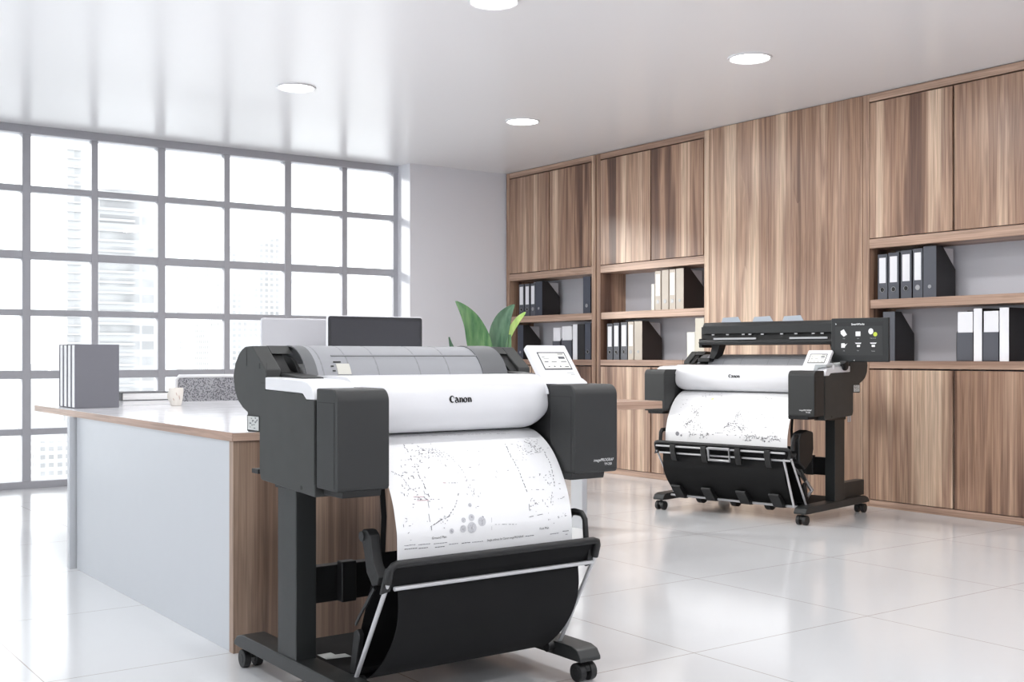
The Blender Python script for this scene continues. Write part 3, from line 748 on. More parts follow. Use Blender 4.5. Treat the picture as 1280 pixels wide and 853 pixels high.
    mb = MB(); logo(Surf([(p[0], p[1]) for p in fc[6:]], .0012), (.4735 if not far else .61), 0, .078, MB())
    Sf = Surf(fc, .0012)
    # arc length to z = .872
    acc = 0; tt = 0
    for a, b in zip(fc, fc[1:]):
        if b[1] < .874 and b[0] < .2: tt = acc; break
        acc += math.hypot(b[0] - a[0], b[1] - a[1])
    mb = MB(); logo(Sf, .4735 if not far else .60, tt, .078 if not far else .082, mb)
    mb.build('maker_lettering', BLACKINK, t, smooth=0)
    # rear ledge, seam
    MB().box(.05, W - .05, .40, .49, .90, .9445).build('rear_ledge', PWHITE, t, bevel=.002)
    # --- smoked roll cover
    def arc(r, a0, a1, n=20): return [(.545 + r * math.cos(math.radians(a0 + (a1 - a0) * k / n)), .897 + r * math.sin(math.radians(a0 + (a1 - a0) * k / n))) for k in range(n + 1)]
    ce = arc(.140, 165, -25)
    if far: ce = arc(.118, 165, -25)
    xa, xb = .118, W - .118
    MB().sheet(ce, xa + .035, xb - .04, -.003).build('roll_cover', SMOKE, t, smooth=60)
    MB().sheet(arc(.141 if not far else .119, 165, -25), xa, xa + .038 if not far else xa + .05, -.004).build('roll_cover_end', SMOKED, t, smooth=60)
    MB().sheet(arc(.143 if not far else .121, 165, -25), xb - .10, xb, -.004).build('roll_cover_end', SMOKED, t, smooth=60)
    rb = MB()
    for x in [xa + (q_ - .118) / .736 * (xb - xa) for q_ in (.176, .267, .365, .515, .6255)]:
        rb.sheet(arc(.1405 if not far else .1185, 160, -20), x - .0018, x + .0018, -.002)
    rb.sheet([(.545 + (.1405 if not far else .1185) * math.cos(math.radians(a)), .897 + (.1405 if not far else .1185) * math.sin(math.radians(a))) for a in (128, 130)], xa + .1, xb - .1, -.002)
    rb.build('cover_ribs', mat('cover_rib_grey', rgb(128, 129, 132), .5), t, smooth=60)
    for xf in (xa - .012, xb + .002): MB().cyl((xf, .545, .897), 'x', .112, 0, .010, 32).build('roll_flange', DARKER, t)
    MB().cyl((0, .545, .897), 'x', .085 if not far else .08, xa + .02, xb - .02, 32).build('media_roll', PAPER, t)
    if not far:
        MB().sheet(arc(.1415, 158, 143, 5), xa + .105, xa + .150, -.002).build('cover_sticker', mat('sticker_beige', rgb(196, 194, 186), .6), t)
        q = MB(); s2 = Surf(arc(.1425, 165, 60, 20), .0)
        for (x_, t_, w_) in ((xa + .088, .02, .010), (xa + .086, .036, .009), (xa + .098, .052, .026)):
            q.sheet(arc(.1425, 162 - t_ * 400, 160.5 - t_ * 400, 2), x_, x_ + w_, -.001)
        q.build('cover_marks', BLACKINK, t)
    # --- control panel, tilted back
    px0, px1 = W - .170, W - .010
    pa = (.138, .918); pb = (.240, 1.042)
    dy, dz = pb[0] - pa[0], pb[1] - pa[1]; L = math.hypot(dy, dz); uy, uz = dy / L, dz / L; ny, nz = -uz, uy   # outward = front/up
    def PP(x, s, o): return (x, pa[0] + uy * s + ny * o, pa[1] + uz * s + nz * o)
    def plate(x0, x1, s0, s1, o0, o1, name, m, bev=0, parent=t):
        vs = [PP(x, s, o) for x in (x0, x1) for s in (s0, s1) for o in (o0, o1)]
        return MB().add(vs, [(0, 1, 3, 2), (4, 6, 7, 5), (0, 4, 5, 1), (2, 3, 7, 6), (0, 2, 6, 4), (1, 5, 7, 3)]).build(name, m, parent, bevel=bev, seg=3)
    w_ = px1 - px0
    cp = plate(px0, px1, 0, L, -.024, 0, 'control_panel', PWHITE, .006)
    plate(px0 + w_ * .165, px0 + w_ * .865, L * .35, L * .80, .0, .001, 'display_bezel', mat('bezel_grey', rgb(50, 50, 54), .4), 0, cp)
    plate(px0 + w_ * .19, px0 + w_ * .84, L * .38, L * .77, .001, .0016, 'display', mat('lcd_light', rgb(228, 228, 222), .3), 0, cp)
    q = MB()
    for (a, b, c, d) in ((.20, .83, .715, .722), (.66, .80, .735, .752), (.23, .30, .66, .675), (.25, .40, .625, .635), (.64, .80, .62, .68), (.24, .34, .535, .56), (.42, .55, .54, .56), (.66, .80, .54, .56), (.28, .32, .41, .435), (.42, .46, .41, .44), (.57, .61, .41, .44), (.70, .80, .41, .43), (.20, .83, .475, .479)):
        vs = [PP(px0 + w_ * x, L * s, .002) for x, s in ((a, c), (b, c), (b, d), (a, d))]; q.add(vs, [(0, 1, 2, 3)])
    q.build('display_icons', INK, cp, smooth=0)
    q = MB(); q.add([PP(px0 + w_ * x, L * s, .0004) for x, s in ((.68, .26), (.86, .26), (.86, .28), (.68, .28))], [(0, 1, 2, 3)])
    q.add([PP(px0 + w_ * x, L * s, .0004) for x, s in ((.76, .21), (.86, .21), (.86, .24), (.76, .24))], [(0, 1, 2, 3)]); q.build('panel_buttons', LABELM, cp, smooth=0)
    MB().lathe((px1 - .022, .232, .93), [(0, .035), (.02, .032), (.034, .02), (.038, 0), (.038, -.01), (0, -.01)]).build('hinge_cover', PWHITE, t, smooth=70)
    # --- product lettering on the right tower
    xr = W - .046
    face_text(t, 'imagePROGRAF', .0125, xr - .012, -.0108, .6845, WHITEINK, 'product_lettering', 0, .25, .95)
    face_text(t, 'TM-250' if not far else 'TM-355', .0105, xr + .006, -.0108, .6715, WHITEINK, 'product_lettering', 0, 0, .9)
    # --- stand
    for x0 in (.069, W - .135):
        MB().box(x0, x0 + .066, .384, .512, .100, .640).build('stand_post', STAND, t, bevel=.003)
        fp = [(.0, .066), (.0, .078), (.016, .100), (.045, .109), (.775, .111), (.815, .100), (.838, .080), (.836, .068), (.79, .066)]
        MB().prism(fp, x0 - .006, x0 + .076).build('stand_foot', STAND, t, bevel=.004)
        caster(t, x0 + .035, .035, 0); caster(t, x0 + .035, .795, 0)
    for xm in (.060, W - .155): MB().box(xm, xm + .095, .28, .512, .610, .640).build('mount_bracket', DARKER, t, bevel=.002)
    MB().box(.135, W - .135, .42, .46, .262, .372).build('crossbeam', DARKER, t, bevel=.003)
    MB().box(.22, .27, .385, .42, .262, .385).build('beam_bracket', DARKER, t, bevel=.004)
    MB().box(W - .27, W - .22, .385, .42, .262, .385).build('beam_bracket', DARKER, t, bevel=.004)
    # --- stacker basket
    bx0, bx1 = .128, W - .128; kx0, kx1 = .150, W - .133
    top = (-.068, .452); mid = (-.052, .400); bot = (.150, .088)
    R = .018
    bar = MB().tube([(bx0, *mid), (bx0, -.064, .437), (bx0 + .006, -.069, .448), (bx0 + .018, *top), (bx1 - .018, *top), (bx1 - .006, -.069, .448), (bx1, -.064, .437), (bx1, *mid)], .0105, 12)
    bar.build('basket_top_bar', DARKER, t, smooth=60)
    MB().tube([(bx0, *mid), (bx0 + .008, *bot)], .0066, 10).build('basket_leg_rod', SILVER, t, smooth=60)
    MB().tube([(bx1, *mid), (bx1 + .004, .136, .086)], .0066, 10).build('basket_leg_rod', SILVER, t, smooth=60)
    MB().tube([(kx0, -.048, .383), (kx1, -.048, .383)], .0062, 10).build('basket_cross_rod', SILVER, t, smooth=60)
    cl = smoothprof([(-.058, .446), (-.046, .415), (-.036, .385), (-.040, .322), (-.026, .262), (.012, .200), (.065, .145), (.125, .103), (.175, .092), (.205, .11), (.19, .18), (.15, .28), (.11, .37), (.08, .46)])
    for xs in (cx0_ := .178, W - .20): MB().sheet([(.08, .46), (.072, .56), (.085, .655)], xs, xs + .016, .003).build('cloth_strap', CLOTH, t)
    cx0, cx1 = (.168, W - .18)
    i1 = 7
    MB().sheet(cl[:i1], bx0 + .008, bx1 - .008, .002).build('basket_flap', CLOTH, t, smooth=70)
    MB().sheet(cl[i1 - 1:], cx0, cx1, .002).build('basket_cloth', CLOTH, t, smooth=70)
    MB().box(.136, W - .136, .17, .60, .104, .110).build('basket_floor', CLOTH, t)
    MB().prism([(.150, .35), (.225, .335), (.225, .375), (.195, .38), (.195, .41), (.150, .41)], .1100, .1108, 'z').build('warning_sticker', LABELM, t, smooth=0)
    for x in (bx0 + .006, bx1 - .006):
        MB().prism([(x - .026, .372), (x + .004, .378), (x + .006, .440), (x - .008, .440)], -.050, -.040, 'y').build('basket_joint', DARKER, t, bevel=.002)
        MB().cyl((x, .142, .092), 'x', .017, -.03, .03, 18).build('basket_hinge', DARKER, t, bevel=.002)
    # side arms (black plastic links between stand and basket)
    for x, sg in ((.150, 1), (W - .150, -1)):
        if sg > 0 or far:
            am = MB(); P = [(.118, .500), (.112, .516), (.097, .527), (.075, .527), (.055, .514), (.050, .48), (.038, .44), (.010, .405), (.016, .385), (.045, .376), (.078, .41), (.090, .455), (.100, .485)]
            am.prism(P, x - .016, x + .016); am.build('basket_arm', DARKER, t, bevel=.004)
            MB().cyl((x - .017, .098, .507), 'x', .014, -.004, .006, 18).build('arm_pivot', STEEL if False else STAND, t)
        lk = MB(); lk.tube([(x, .055, .372), (x, .085, .34), (x, .11, .31)], .011, 8, .5); lk.tube([(x, .085, .34), (x, .15, .27), (x, .165, .25)], .009, 8, .5)
        lk.build('basket_link', STAND, t)
        MB().prism([(.13, .225), (.145, .24), (.165, .23), (.190, .11), (.16, .11)], x - .008, x + .008).build('link_foot', DARKER, t, bevel=.003)
    for xr_ in ((W - .135, .135) if far else (W - .135,)):
     lp = MB(); lp.tube([(xr_, .10, .44), (xr_, .075, .50), (xr_, .055, .522), (xr_, .03, .526), (xr_, .0, .524), (xr_, -.014, .508), (xr_, -.018, .47), (xr_, -.02, .44)], .0085, 10, 1.6)
     lp.build('paper_guide_loop', DARKER, t, smooth=60)
    # --- paper coming out
    Ps = smoothprof(PF)
    MB().sheet(Ps, xp0, xp1, .0006).build('paper_sheet', PAPER, t, smooth=70)
    return t, Surf(Ps, .0009, .042)

# ---- near printer
near, S = printer((1.391, 2.71, 0), 0, .972, 'dark grey and white large-format printer in the foreground, printing a site plan', False, .184, .793)
def pline(mb, pts, w=.0010, dash=None, rnd=None):
    for p, q in zip(pts, pts[1:]):
        if not dash: S.line(mb, p, q, w); continue
        L = math.hypot(q[0] - p[0], q[1] - p[1]); n = max(1, int(L / dash))
        for i in range(n):
            if rnd.random() < .15: continue
            k0 = i / n; k1 = k0 + (.4 + rnd.random() * .5) / n
            j = (rnd.random() - .5) * .004
            S.line(mb, (p[0] + (q[0] - p[0]) * k0 + j, p[1] + (q[1] - p[1]) * k0), (p[0] + (q[0] - p[0]) * k1 + j, p[1] + (q[1] - p[1]) * k1), w * (1 + rnd.random() * .8))
rnd = random.Random(5)
FP = {'A': [(0.288, 0.104), (0.286, 0.173), (0.289, 0.219), (0.298, 0.256), (0.306, 0.291)], 'B': [(0.294, 0.299), (0.293, 0.336), (0.294, 0.372), (0.293, 0.39)], 'C': [(0.294, 0.372), (0.328, 0.357), (0.356, 0.348), (0.381, 0.325), (0.402, 0.284)], 'E': [(0.208, 0.203), (0.233, 0.22), (0.247, 0.257), (0.278, 0.279)], 'E2': [(0.253, 0.292), (0.348, 0.299)], 'E3': [(0.372, 0.251), (0.413, 0.254)], 'F': [(0.633, 0.116), (0.627, 0.178), (0.634, 0.227), (0.636, 0.27), (0.641, 0.301)], 'F2': [(0.641, 0.301), (0.638, 0.335), (0.636, 0.373)], 'G': [(0.636, 0.373), (0.693, 0.368)], 'H': [(0.709, 0.122), (0.758, 0.16), (0.76, 0.206), (0.756, 0.252), (0.744, 0.294)], 'H2': [(0.732, 0.305), (0.722, 0.341)], 'I': [(0.658, 0.293), (0.706, 0.296)], 'J': [(0.5, 0.364), (0.497, 0.399)], 'K': [(0.497, 0.383), (0.594, 0.391)], 'D1': [(0.323, 0.124), (0.392, 0.139), (0.405, 0.182)], 'M1': [(0.637, 0.193), (0.685, 0.195)], 'M2': [(0.663, 0.254), (0.69, 0.255)], 'N': [(0.407, 0.155), (0.432, 0.196), (0.445, 0.251), (0.449, 0.288)], 'top': [(0.318, 0.054), (0.458, 0.064), (0.587, 0.066), (0.705, 0.073)]}
ink = MB(); inkl = MB(); inkp = MB()
for k in 'ACFH': pline(ink, FP[k], .0014, .009, rnd)
for k in ('B', 'F2', 'G'): pline(ink, FP[k], .0009, .02, rnd)
for k in ('E', 'E2', 'E3', 'H2', 'I', 'D1', 'N'): pline(inkl, FP[k], .0012, .008, rnd)
for k in ('J',): pline(ink, FP[k], .0007)
for k in ('K', 'M1', 'M2', 'top'): pline(inkl, FP[k], .0009, .012, rnd)
for (cx, ct, n, sx, st) in ((.33, .142, 42, .035, .03), (.38, .153, 34, .03, .03), (.683, .154, 24, .03, .03), (.735, .145, 50, .03, .03), (.725, .26, 14, .03, .02), (.667, .337, 12, .03, .02), (.734, .386, 9, .035, .02), (.275, .279, 22, .03, .03), (.23, .24, 10, .03, .06), (.46, .27, 16, .03, .05), (.34, .35, 14, .04, .03), (.50, .2, 8, .08, .08), (.27, .2, 18, .03, .05), (.72, .33, 10, .02, .02), (.22, .36, 8, .02, .05), (.77, .31, 8, .012, .06)):
    for _ in range(n):
        x = cx + rnd.gauss(0, sx * .6); t_ = ct + rnd.gauss(0, st * .6)
        if not .19 < x < .787 or not .05 < t_ < .42: continue
        S.quad(rnd.choice((ink, inkl, inkl)), x, t_, .0015 + rnd.random() * .0065, .0011 + rnd.random() * .0008, rnd.choice((0, 0, .5, -.5, PI / 2)))
for a, b in (((.253, .285), (.285, .287)), ((.262, .296), (.30, .298)), ((.36, .25), (.37, .251))): S.line(inkp, a, b, .0016)
inkc = MB()
FC = [(.432, .322, .006), (.403, .363, .0075), (.431, .358, .010), (.465, .372, .0135), (.429, .386, .0155), (.399, .387, .0105), (.36, .39, .0075)]
for x, t_, r in FC:
    S.disc(inkc, x, t_, r)
for x, t_, r in FC:
    for _ in range(int(r * 900)):
        a = rnd.random() * 6.28; q_ = rnd.random() * r * .8
        S.quad(inkl, x + q_ * math.cos(a), t_ + q_ * math.sin(a), .004, .0009, rnd.random() * 3)
inkc.build('drawing_trees', mat('ink_pale', rgb(192, 192, 196), .7), near, smooth=0)
FT = [[(0.299, 0.405), (0.338, 0.406)], [(0.672, 0.412), (0.702, 0.412)], [(0.206, 0.418), (0.237, 0.419)], [(0.206, 0.428), (0.245, 0.43)], [(0.251, 0.42), (0.289, 0.421)], [(0.251, 0.43), (0.281, 0.431)], [(0.3, 0.422), (0.339, 0.422)], [(0.304, 0.432), (0.335, 0.433)], [(0.35, 0.428), (0.381, 0.427)], [(0.393, 0.429), (0.417, 0.428)], [(0.428, 0.43), (0.464, 0.43)], [(0.617, 0.43), (0.644, 0.429)], [(0.708, 0.432), (0.734, 0.432)], [(0.756, 0.428), (0.776, 0.428)], [(0.767, 0.438), (0.776, 0.438)]]
for i, (a, b) in enumerate(FT[2:]):
    x = a[0]; 
    while x < b[0]:
        w = .003 + rnd.random() * .006; S.quad(ink if i % 2 else inkl, x + w / 2, a[1] - .002 + (rnd.random() - .5) * .0006, w, .0019); x += w + .0012
def stext(surf, txt, size, x, t_, mb, sx=1.0):
    vs, fs = text_mesh(txt, size, 0, 0, sx); mb.add([surf.at(x + a, t_ - b) for a, b in vs], fs)
lt = MB()
stext(S, 'Ground Plan', .0095, .3185, .404, lt); stext(S, 'First Plan', .0095, .687, .411, lt)
stext(S, 'Single address for Canon imagePROGRAF', .0088, .545, .4275, lt, .86)
ink.build('drawing_lines', INK, near, smooth=0); inkl.build('drawing_shading', INKL, near, smooth=0); inkp.build('drawing_marks', INKP, near, smooth=0); lt.build('drawing_titles', mat('ink_dark', rgb(48, 48, 52), .7), near, smooth=0)

# ---- far printer with scanner
WF = 1.223
farp, S = printer((5.14, 5.598, 0), math.radians(-78.58), WF, 'wide printer with overhead scanner and touch screen in front of the cabinets', True, .166, 1.045)
rnd = random.Random(9)
ink = MB(); inkl = MB(); inkg = MB()
RP = {'A': [(0.383, 0.223), (0.379, 0.285), (0.296, 0.348)], 'B': [(0.689, 0.224), (0.671, 0.296), (0.598, 0.349)], 'C': [(0.664, 0.303), (0.754, 0.384)], 'D': [(0.352, 0.382), (0.353, 0.42)], 'E': [(0.54, 0.38), (0.601, 0.379)], 'F': [(0.942, 0.362), (0.965, 0.362)], 'G': [(0.881, 0.331), (0.904, 0.33)]}
for k, v in RP.items(): pline(ink if k in 'ABC' else inkl, v, .0022, .014, rnd)
for (cx, ct, n, sx, st) in ((.377, .253, 26, .03, .03), (.333, .325, 26, .035, .03), (.688, .257, 26, .03, .03), (.637, .337, 34, .04, .03), (.72, .344, 34, .05, .04), (.44, .40, 14, .03, .02), (.40, .345, 12, .03, .03), (.80, .395, 30, .05, .012), (.888, .402, 36, .05, .014), (.964, .398, 26, .04, .016), (.779, .418, 16, .04, .006), (.43, .1, 10, .08, .03), (.8, .12, 10, .12, .02), (.9, .25, 6, .08, .08), (.27, .2, 6, .05, .1), (.36, .39, 10, .02, .02), (.50, .395, 8, .02, .01)):
    for _ in range(n):
        x = cx + rnd.gauss(0, sx * .6); t_ = ct + rnd.gauss(0, st * .6)
        if not .19 < x < 1.03 or not .05 < t_ < .42: continue
        S.quad(rnd.choice((ink, ink, inkl)), x, t_, .003 + rnd.random() * .010, .0024 + rnd.random() * .0010, rnd.choice((0, 0, .5, -.5, PI / 2)))
S.disc(inkl, .258, .398, .014); S.disc(inkl, .288, .408, .007)
S.disc(inkg, .45, .14, .010)
ink.build('drawing_lines', INK, farp, smooth=0); inkl.build('drawing_shading', INKL, farp, smooth=0); inkg.build('drawing_highlight', mat('ink_lime', rgb(226, 240, 150), .6), farp, smooth=0)
# scanner bridge
SCN = mat('scanner_dark', rgb(26, 28, 29), .4)
sx0, sx1 = .185, 1.17
MB().prism([(.38, 1.150), (.38, 1.205), (.395, 1.226), (.52, 1.232), (.55, 1.215), (.55, 1.150)], sx0 + .012, sx1).build('scanner_body', SCN, farp, bevel=.005, seg=3)
MB().prism([(.40, 1.112), (.40, 1.152), (.55, 1.152), (.55, 1.112)], sx0 + .006, sx1).build('scanner_throat', GROOVE, farp, bevel=.002)
MB().prism([(.355, 1.078), (.345, 1.095), (.36, 1.113), (.55, 1.113), (.55, 1.076)], sx0, sx1).build('scanner_base', SCN, farp, bevel=.004)
MB().box(sx0 - .012, sx0 + .012, .40, .53, 1.088, 1.20).build('scanner_end_cap', DARKER, farp, bevel=.005)
MB().box(sx0 - .006, sx0 + .02, .36, .50, 1.06, 1.12).build('scanner_end_cap', DARKER, farp, bevel=.005)
g = MB().box(.30, .62, .352, .356, 1.112, 1.124).box(.86, 1.12, .352, .356, 1.112, 1.124); g.build('scanner_paper_strip', STEEL, farp)
for x in (.27, .38, .5, .55, .64, .78, .88, 1.0, 1.06): MB().box(x, x + .02, .379, .381, 1.142, 1.150).build('scanner_roller', STEEL, farp)
for i, x in enumerate((.34, .58, .80)):
    MB().prism([(x - .075, 1.226), (x - .06, 1.262), (x + .055, 1.266), (x + .08, 1.226)], .50, .506, 'y').build('scanner_document_guide', mat('guide_grey', rgb(176, 184, 194), .3), farp)
MB().prism([(sx0 + .06, 1.078), (sx0 + .12, 1.078), (sx0 + .10, 1.02), (sx0 + .075, .985), (sx0 + .035, .985)], .42, .50, 'y').build('scanner_support', DARKER, farp, bevel=.003)
MB().prism([(W_ - .06, 1.078), (W_ - .12, 1.078), (W_ - .10, .985), (W_ - .03, .985)] if False else [(1.10, 1.078), (1.16, 1.078), (1.19, .96), (1.13, .96)], .42, .50, 'y').build('scanner_support', DARKER, farp, bevel=.003)
MB().box(.145, .235, .40, .52, .965, .992).cyl((.135, .46, .975), 'x', .013, 0, .02, 12).build('support_clamp', DARKER, farp, bevel=.003)
MB().prism([(.30, .90), (.50, .90), (.50, .97), (.44, .97)], .145, .20).build('support_foot', DARKER, farp, bevel=.003)
# touch screen
ts = MB().box(1.172, 1.536, .30, .325, .969, 1.2325).build('touch_screen', mat('screen_case', rgb(24, 26, 27), .4), farp, bevel=.005, seg=3)
def scr(x0, x1, z0, z1, y, m, name, par=ts): return MB().box(x0, x1, y, y + .0006, z0, z1).build(name, m, par, smooth=0)
UX = lambda u: 1.177 + (u - 110) / 930. * .36; UZ = lambda v: 1.231 - (v - 95) / 665. * .259
scr(UX(165), UX(945), UZ(665), UZ(155), .2992, mat('screen_grey', rgb(38, 39, 40), .45), 'display')
scr(UX(165), UX(945), UZ(218), UZ(155), .2986, mat('screen_black', rgb(8, 8, 8), .3), 'display_title_bar')
face_text(ts, 'SmartWorks', .016, UX(545), .298, UZ(188), WHITEINK, 'display_title', .0004, 0, 1.0)
def poly(pts): MB().add([(UX(u), .2980, UZ(v)) for u, v in pts], [tuple(range(len(pts)))]).build('display_icon', WHITEINK, ts, smooth=0)
poly([(258, 290), (312, 262), (365, 345), (312, 378), (262, 335)]); poly([(508, 300), (588, 300), (588, 370), (508, 370)])
poly([(757 + 40 * math.cos(a), 300 + 46 * math.sin(a)) for a in [2 * PI * k / 16 for k in range(16)]])
poly([(270, 480), (325, 478), (335, 500), (372, 482), (335, 525), (330, 548), (268, 548)])
poly([(500, 472), (603, 472), (590, 490), (512, 490)]); poly([(742, 472), (850, 472), (838, 490), (755, 490)])
poly([(528, 505), (582, 505), (582, 538), (528, 538)]); poly([(770, 505), (824, 505), (824, 538), (770, 538)])
poly([(168, 168), (190, 178), (178, 195)]); poly([(470, 742), (495, 735), (490, 752)])
q = MB()
for (u, v, s) in ((315, 405, 'Copy'), (548, 405, 'Scan'), (795, 405, 'Copy and file'), (315, 595, 'Edit'), (548, 595, 'Files'), (795, 600, 'Settings')):
    vs, fs = text_mesh(s, .007); q.add([(UX(u) + a, .2980, UZ(v) + b) for a, b in vs], fs)
q.build('display_captions', LABELM, ts, smooth=0)
q = MB(); q.add([(UX(828 + 33 * math.cos(a)), .2978, UZ(345 + 34 * math.sin(a))) for a in [2 * PI * k / 16 for k in range(16)]], [tuple(range(16))])
q.build('display_badge', mat('icon_lime', rgb(190, 205, 70), .5), ts, smooth=0)
for (a, b, c, d) in ((512, 596, 492, 558), (755, 838, 492, 558)): MB().add([(UX(u), .2985, UZ(v)) for u, v in ((a, d), (b, d), (b, c), (a, c))], [(0, 1, 2, 3)]).build('display_tile', GROOVE, ts, smooth=0)
MB().tube([(1.25, .30, .975), (1.25, .33, .955), (1.23, .36, .935)], .022, 12).build('screen_arm', DARKER, farp, smooth=60)
MB().tube([(1.08, .25, .945), (1.24, .30, .962)], .006, 8).build('screen_cable', LABELM, farp, smooth=60)
# light grey latch on the top cover corner
MB().prism([(1.14, .918), (1.14, .90), (1.16, .90), (1.17, .93), (1.223, .94), (1.223, .955), (1.15, .955)], .135, .32, 'y').build('cover_corner', mat('corner_grey', rgb(178, 182, 184), .4), farp, bevel=.003)
# far basket hardware
bx0, bx1 = .128, WF - .128
MB().tube([(bx0 + .01, -.070, .428), (bx1 - .03, -.070, .428)], .0065, 10).build('basket_upper_rod', SILVER, farp, smooth=60)
MB().tube([(bx0 + .02, .085, .096), (bx1 - .02, .085, .096)], .0075, 10).build('basket_lower_rod', SILVER, farp, smooth=60)
MB().tube([(bx1 - .05, -.05, .39), (bx1 - .025, .03, .10)], .007, 10).tube([(bx0 + .045, -.03, .37), (bx0 + .05, .06, .17)], .006, 10).build('basket_inner_rod', SILVER, farp, smooth=60)
for x in (.27, .50, .745, .95):
    MB().prism([(-.082, .442), (-.084, .41), (-.062, .345), (-.050, .335), (-.052, .36), (-.066, .40), (-.066, .442)], x - .02, x + .02).build('cloth_clip', DARKER, farp, bevel=.003)
for x in (.24, .47, .72, .95):
    MB().prism([(-.0, .175), (-.006, .165), (.060, .085), (.095, .083), (.095, .10), (.03, .165)], x - .035, x + .035).build('cloth_clip', DARKER, farp, bevel=.003)
MB().tube([(.54, -.084, .432), (.69, -.084, .432), (.69, -.075, .36), (.54, -.075, .36), (.54, -.084, .432)], .009, 8).build('basket_handle', STEEL, farp, smooth=60)
for x in (.33, .585, .83):
    MB().cyl((x, .17, .095), 'x', .045, -.02, .02, 20).build('cloth_roller', DARKER, farp, bevel=.003)
MB().box(WF - .155, WF - .095, .55, .835, .110, .208).build('stand_tray', STAND, farp, bevel=.003)
MB().prism([(.02, .50), (.05, .545), (.12, .56), (.20, .545), (.205, .44), (.18, .37), (.10, .32), (.03, .36)], WF - .175, WF - .115).build('take_up_unit', DARKER, farp, bevel=.010, seg=3)
MB().tube([(WF - .18, .10, .33), (WF - .18, .20, .26), (WF - .17, .28, .18), (WF - .17, .22, .14)], .013, 8).build('take_up_link', STEEL, farp, smooth=60)
MB().tube([(WF - .01, .44, .645), (WF - .01, .44, .60), (WF - .01, .465, .60), (WF - .01, .465, .645)], .004, 6).build('cable_hook', STEEL, farp)

# ------------------------------------------------------------------ city outside
def city_mat(name, wall, glassc, sx, sz, mortar=.3):
    m = bpy.data.materials.new(name); m.use_nodes = True
    nt = m.node_tree; N = nt.nodes; Lk = nt.links; p = N['Principled BSDF']; p.inputs['Roughness'].default_value = .8
    p.inputs['Specular IOR Level'].default_value = 0
    tc = N.new('ShaderNodeTexCoord'); sp = N.new('ShaderNodeSeparateXYZ'); Lk.new(tc.outputs['Object'], sp.inputs[0])
    ad = N.new('ShaderNodeMath'); ad.operation = 'ADD'; Lk.new(sp.outputs['X'], ad.inputs[0]); Lk.new(sp.outputs['Y'], ad.inputs[1])
    def gate(src, per, frac):
        a = N.new('ShaderNodeMath'); a.operation = 'DIVIDE'; a.inputs[1].default_value = per; Lk.new(src, a.inputs[0])
        b = N.new('ShaderNodeMath'); b.operation = 'FRACT'; Lk.new(a.outputs[0], b.inputs[0])
        c = N.new('ShaderNodeMath'); c.operation = 'GREATER_THAN'; c.inputs[1].default_value = frac; Lk.new(b.outputs[0], c.inputs[0]); return c
    ga = gate(ad.outputs[0], sx, mortar); gb = gate(sp.outputs['Z'], sz, .45)
    mu = N.new('ShaderNodeMath'); mu.operation = 'MULTIPLY'; Lk.new(ga.outputs[0], mu.inputs[0]); Lk.new(gb.outputs[0], mu.inputs[1])
    no = N.new('ShaderNodeTexNoise'); no.inputs['Scale'].default_value = .12; Lk.new(tc.outputs['Object'], no.inputs['Vector'])
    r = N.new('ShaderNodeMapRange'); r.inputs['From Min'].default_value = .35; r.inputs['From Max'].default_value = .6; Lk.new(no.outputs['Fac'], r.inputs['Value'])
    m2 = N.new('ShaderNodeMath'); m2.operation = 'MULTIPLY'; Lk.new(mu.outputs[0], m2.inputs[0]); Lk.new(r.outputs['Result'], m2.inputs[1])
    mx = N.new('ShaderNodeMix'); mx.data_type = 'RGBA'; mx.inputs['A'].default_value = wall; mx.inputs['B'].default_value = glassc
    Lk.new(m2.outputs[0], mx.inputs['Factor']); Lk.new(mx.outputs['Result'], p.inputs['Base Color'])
    return m
CM = []
def g_(v): return (v, v, v * 1.01, 1)  # distance haze is painted in: pale walls, windows only slightly darker
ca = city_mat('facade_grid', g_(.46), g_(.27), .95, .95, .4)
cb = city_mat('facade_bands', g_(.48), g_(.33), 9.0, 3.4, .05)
cc = city_mat('facade_hazed', g_(.5), g_(.41), 2.6, 3.0, .5)
def building(label, outline, y0, dy, m, extras=()):
    t = thing('building', label, 'building', (outline[0][0], y0, -40))
    ox = outline[0][0]
    MB().prism([(x - ox, z + 40) for x, z in outline], 0, dy, 'y').build('tower', m, t, smooth=0)
    for nm, boxes in extras:
        b = MB()
        for (x0, x1, z0, z1, d0) in boxes: b.box(x0 - ox, x1 - ox, -d0, 0, z0 + 40, z1 + 40)
        b.build(nm, CITYW, t, smooth=0)
    return t
CITYW = mat('facade_concrete', g_(.46), .8, spec=0)  # concrete colour paled for the haze as well
def bx_(u, Y): a = (u - 640) / 1433.; return Y * (.5868 + .8097 * a) / (.8097 - .5868 * a)
def bz_(u, v, Y): a = (u - 640) / 1433.; return 1.006 - (v - 445) / 1433. * Y / (.8097 - .5868 * a)
Y = 250
building('pale high-rise with horizontal window bands seen through the second column of panes', [(bx_(122, Y), -40), (bx_(200, Y), -40), (bx_(200, Y), bz_(200, 245, Y)), (bx_(190, Y), bz_(190, 238, Y)), (bx_(122, Y), bz_(122, 236, Y))], Y, 25, cb,
         [('floor_slab', [(bx_(122, Y), bx_(168, Y), bz_(130, v, Y), bz_(130, v - 3, Y), .5) for v in range(250, 520, 13)])])
Y = 180
building('slope-roofed tower with a fine window grid seen through the fifth column of panes', [(bx_(288, Y), -40), (bx_(357, Y), -40), (bx_(357, Y), bz_(357, 294, Y)), (bx_(340, Y), bz_(340, 300, Y)), (bx_(291, Y), bz_(291, 318, Y)), (bx_(288, Y), bz_(288, 322, Y))], Y, 25, ca)
Y = 430
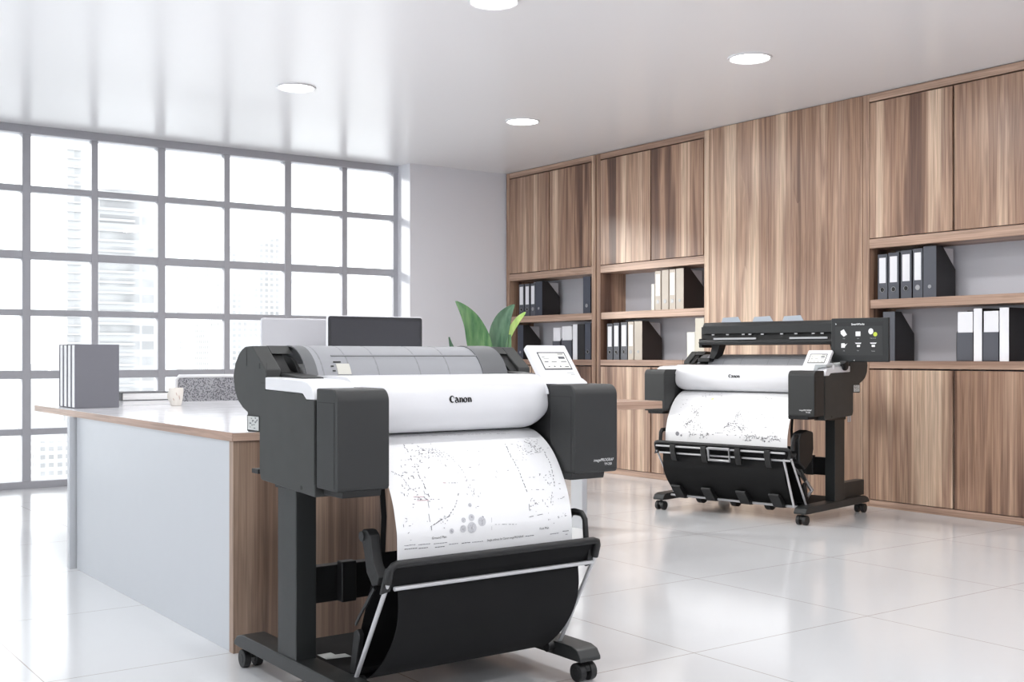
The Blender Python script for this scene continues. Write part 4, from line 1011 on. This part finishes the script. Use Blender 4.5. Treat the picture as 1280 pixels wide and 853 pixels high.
building('faint lower block right of the slope-roofed tower', [(bx_(358, Y), -40), (bx_(424, Y), -40), (bx_(424, Y), bz_(424, 345, Y)), (bx_(395, Y), bz_(395, 340, Y)), (bx_(395, Y), bz_(395, 322, Y)), (bx_(358, Y), bz_(358, 318, Y))], Y, 25, cc)
Y = 230
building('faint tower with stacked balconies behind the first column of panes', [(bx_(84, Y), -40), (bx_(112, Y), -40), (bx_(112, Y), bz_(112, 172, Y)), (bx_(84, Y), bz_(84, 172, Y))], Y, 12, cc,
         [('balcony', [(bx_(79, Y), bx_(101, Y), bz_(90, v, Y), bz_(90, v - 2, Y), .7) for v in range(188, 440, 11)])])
Y = 140
building('low pale block below the desk corner, seen through the bottom pane', [(bx_(46, Y), -40), (bx_(84, Y), -40), (bx_(84, Y), bz_(84, 552, Y)), (bx_(46, Y), bz_(46, 552, Y))], Y, 20, ca)
Y = 300
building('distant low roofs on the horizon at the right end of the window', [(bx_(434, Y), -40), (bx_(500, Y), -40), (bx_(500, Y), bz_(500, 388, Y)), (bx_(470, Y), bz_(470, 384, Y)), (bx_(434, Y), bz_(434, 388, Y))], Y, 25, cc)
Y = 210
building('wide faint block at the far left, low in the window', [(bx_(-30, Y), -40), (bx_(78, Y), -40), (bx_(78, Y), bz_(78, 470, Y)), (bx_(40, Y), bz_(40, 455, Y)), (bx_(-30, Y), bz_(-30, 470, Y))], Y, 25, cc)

# ------------------------------------------------------------------ daylight, camera
w = bpy.data.worlds.new('sky'); sc.world = w; w.use_nodes = True
nt = w.node_tree; bg = nt.nodes['Background']
bg.inputs['Color'].default_value = (.94, .97, 1, 1); bg.inputs['Strength'].default_value = 2.0
sd = bpy.data.lights.new('sun', 'SUN'); sd.energy = 2.6; sd.angle = math.radians(9); sd.color = (1, .965, .92)
so_ = bpy.data.objects.new('sun', sd); COL.objects.link(so_)
so_.rotation_euler = Vector((1.13, -1.60, -.55)).to_track_quat('-Z', 'Y').to_euler()
cam_d = bpy.data.cameras.new('camera'); cam = bpy.data.objects.new('camera', cam_d); COL.objects.link(cam)
cam_d.sensor_width = 36; cam_d.lens = 1433 / 1280 * 36; cam_d.clip_end = 1000
cam_d.shift_y = (445 - 426.5) / 1280
cam.location = (0, 0, 1.006); cam.rotation_euler = (PI / 2, 0, -math.atan2(.5868, .8097))
sc.camera = cam
sc.view_settings.view_transform = 'Standard'; sc.view_settings.look = 'None'; sc.view_settings.gamma = 1; sc.view_settings.use_curve_mapping = False
sc.view_settings.exposure = .63
sc.cycles.max_bounces = 10; sc.cycles.diffuse_bounces = 6; sc.cycles.transparent_max_bounces = 12
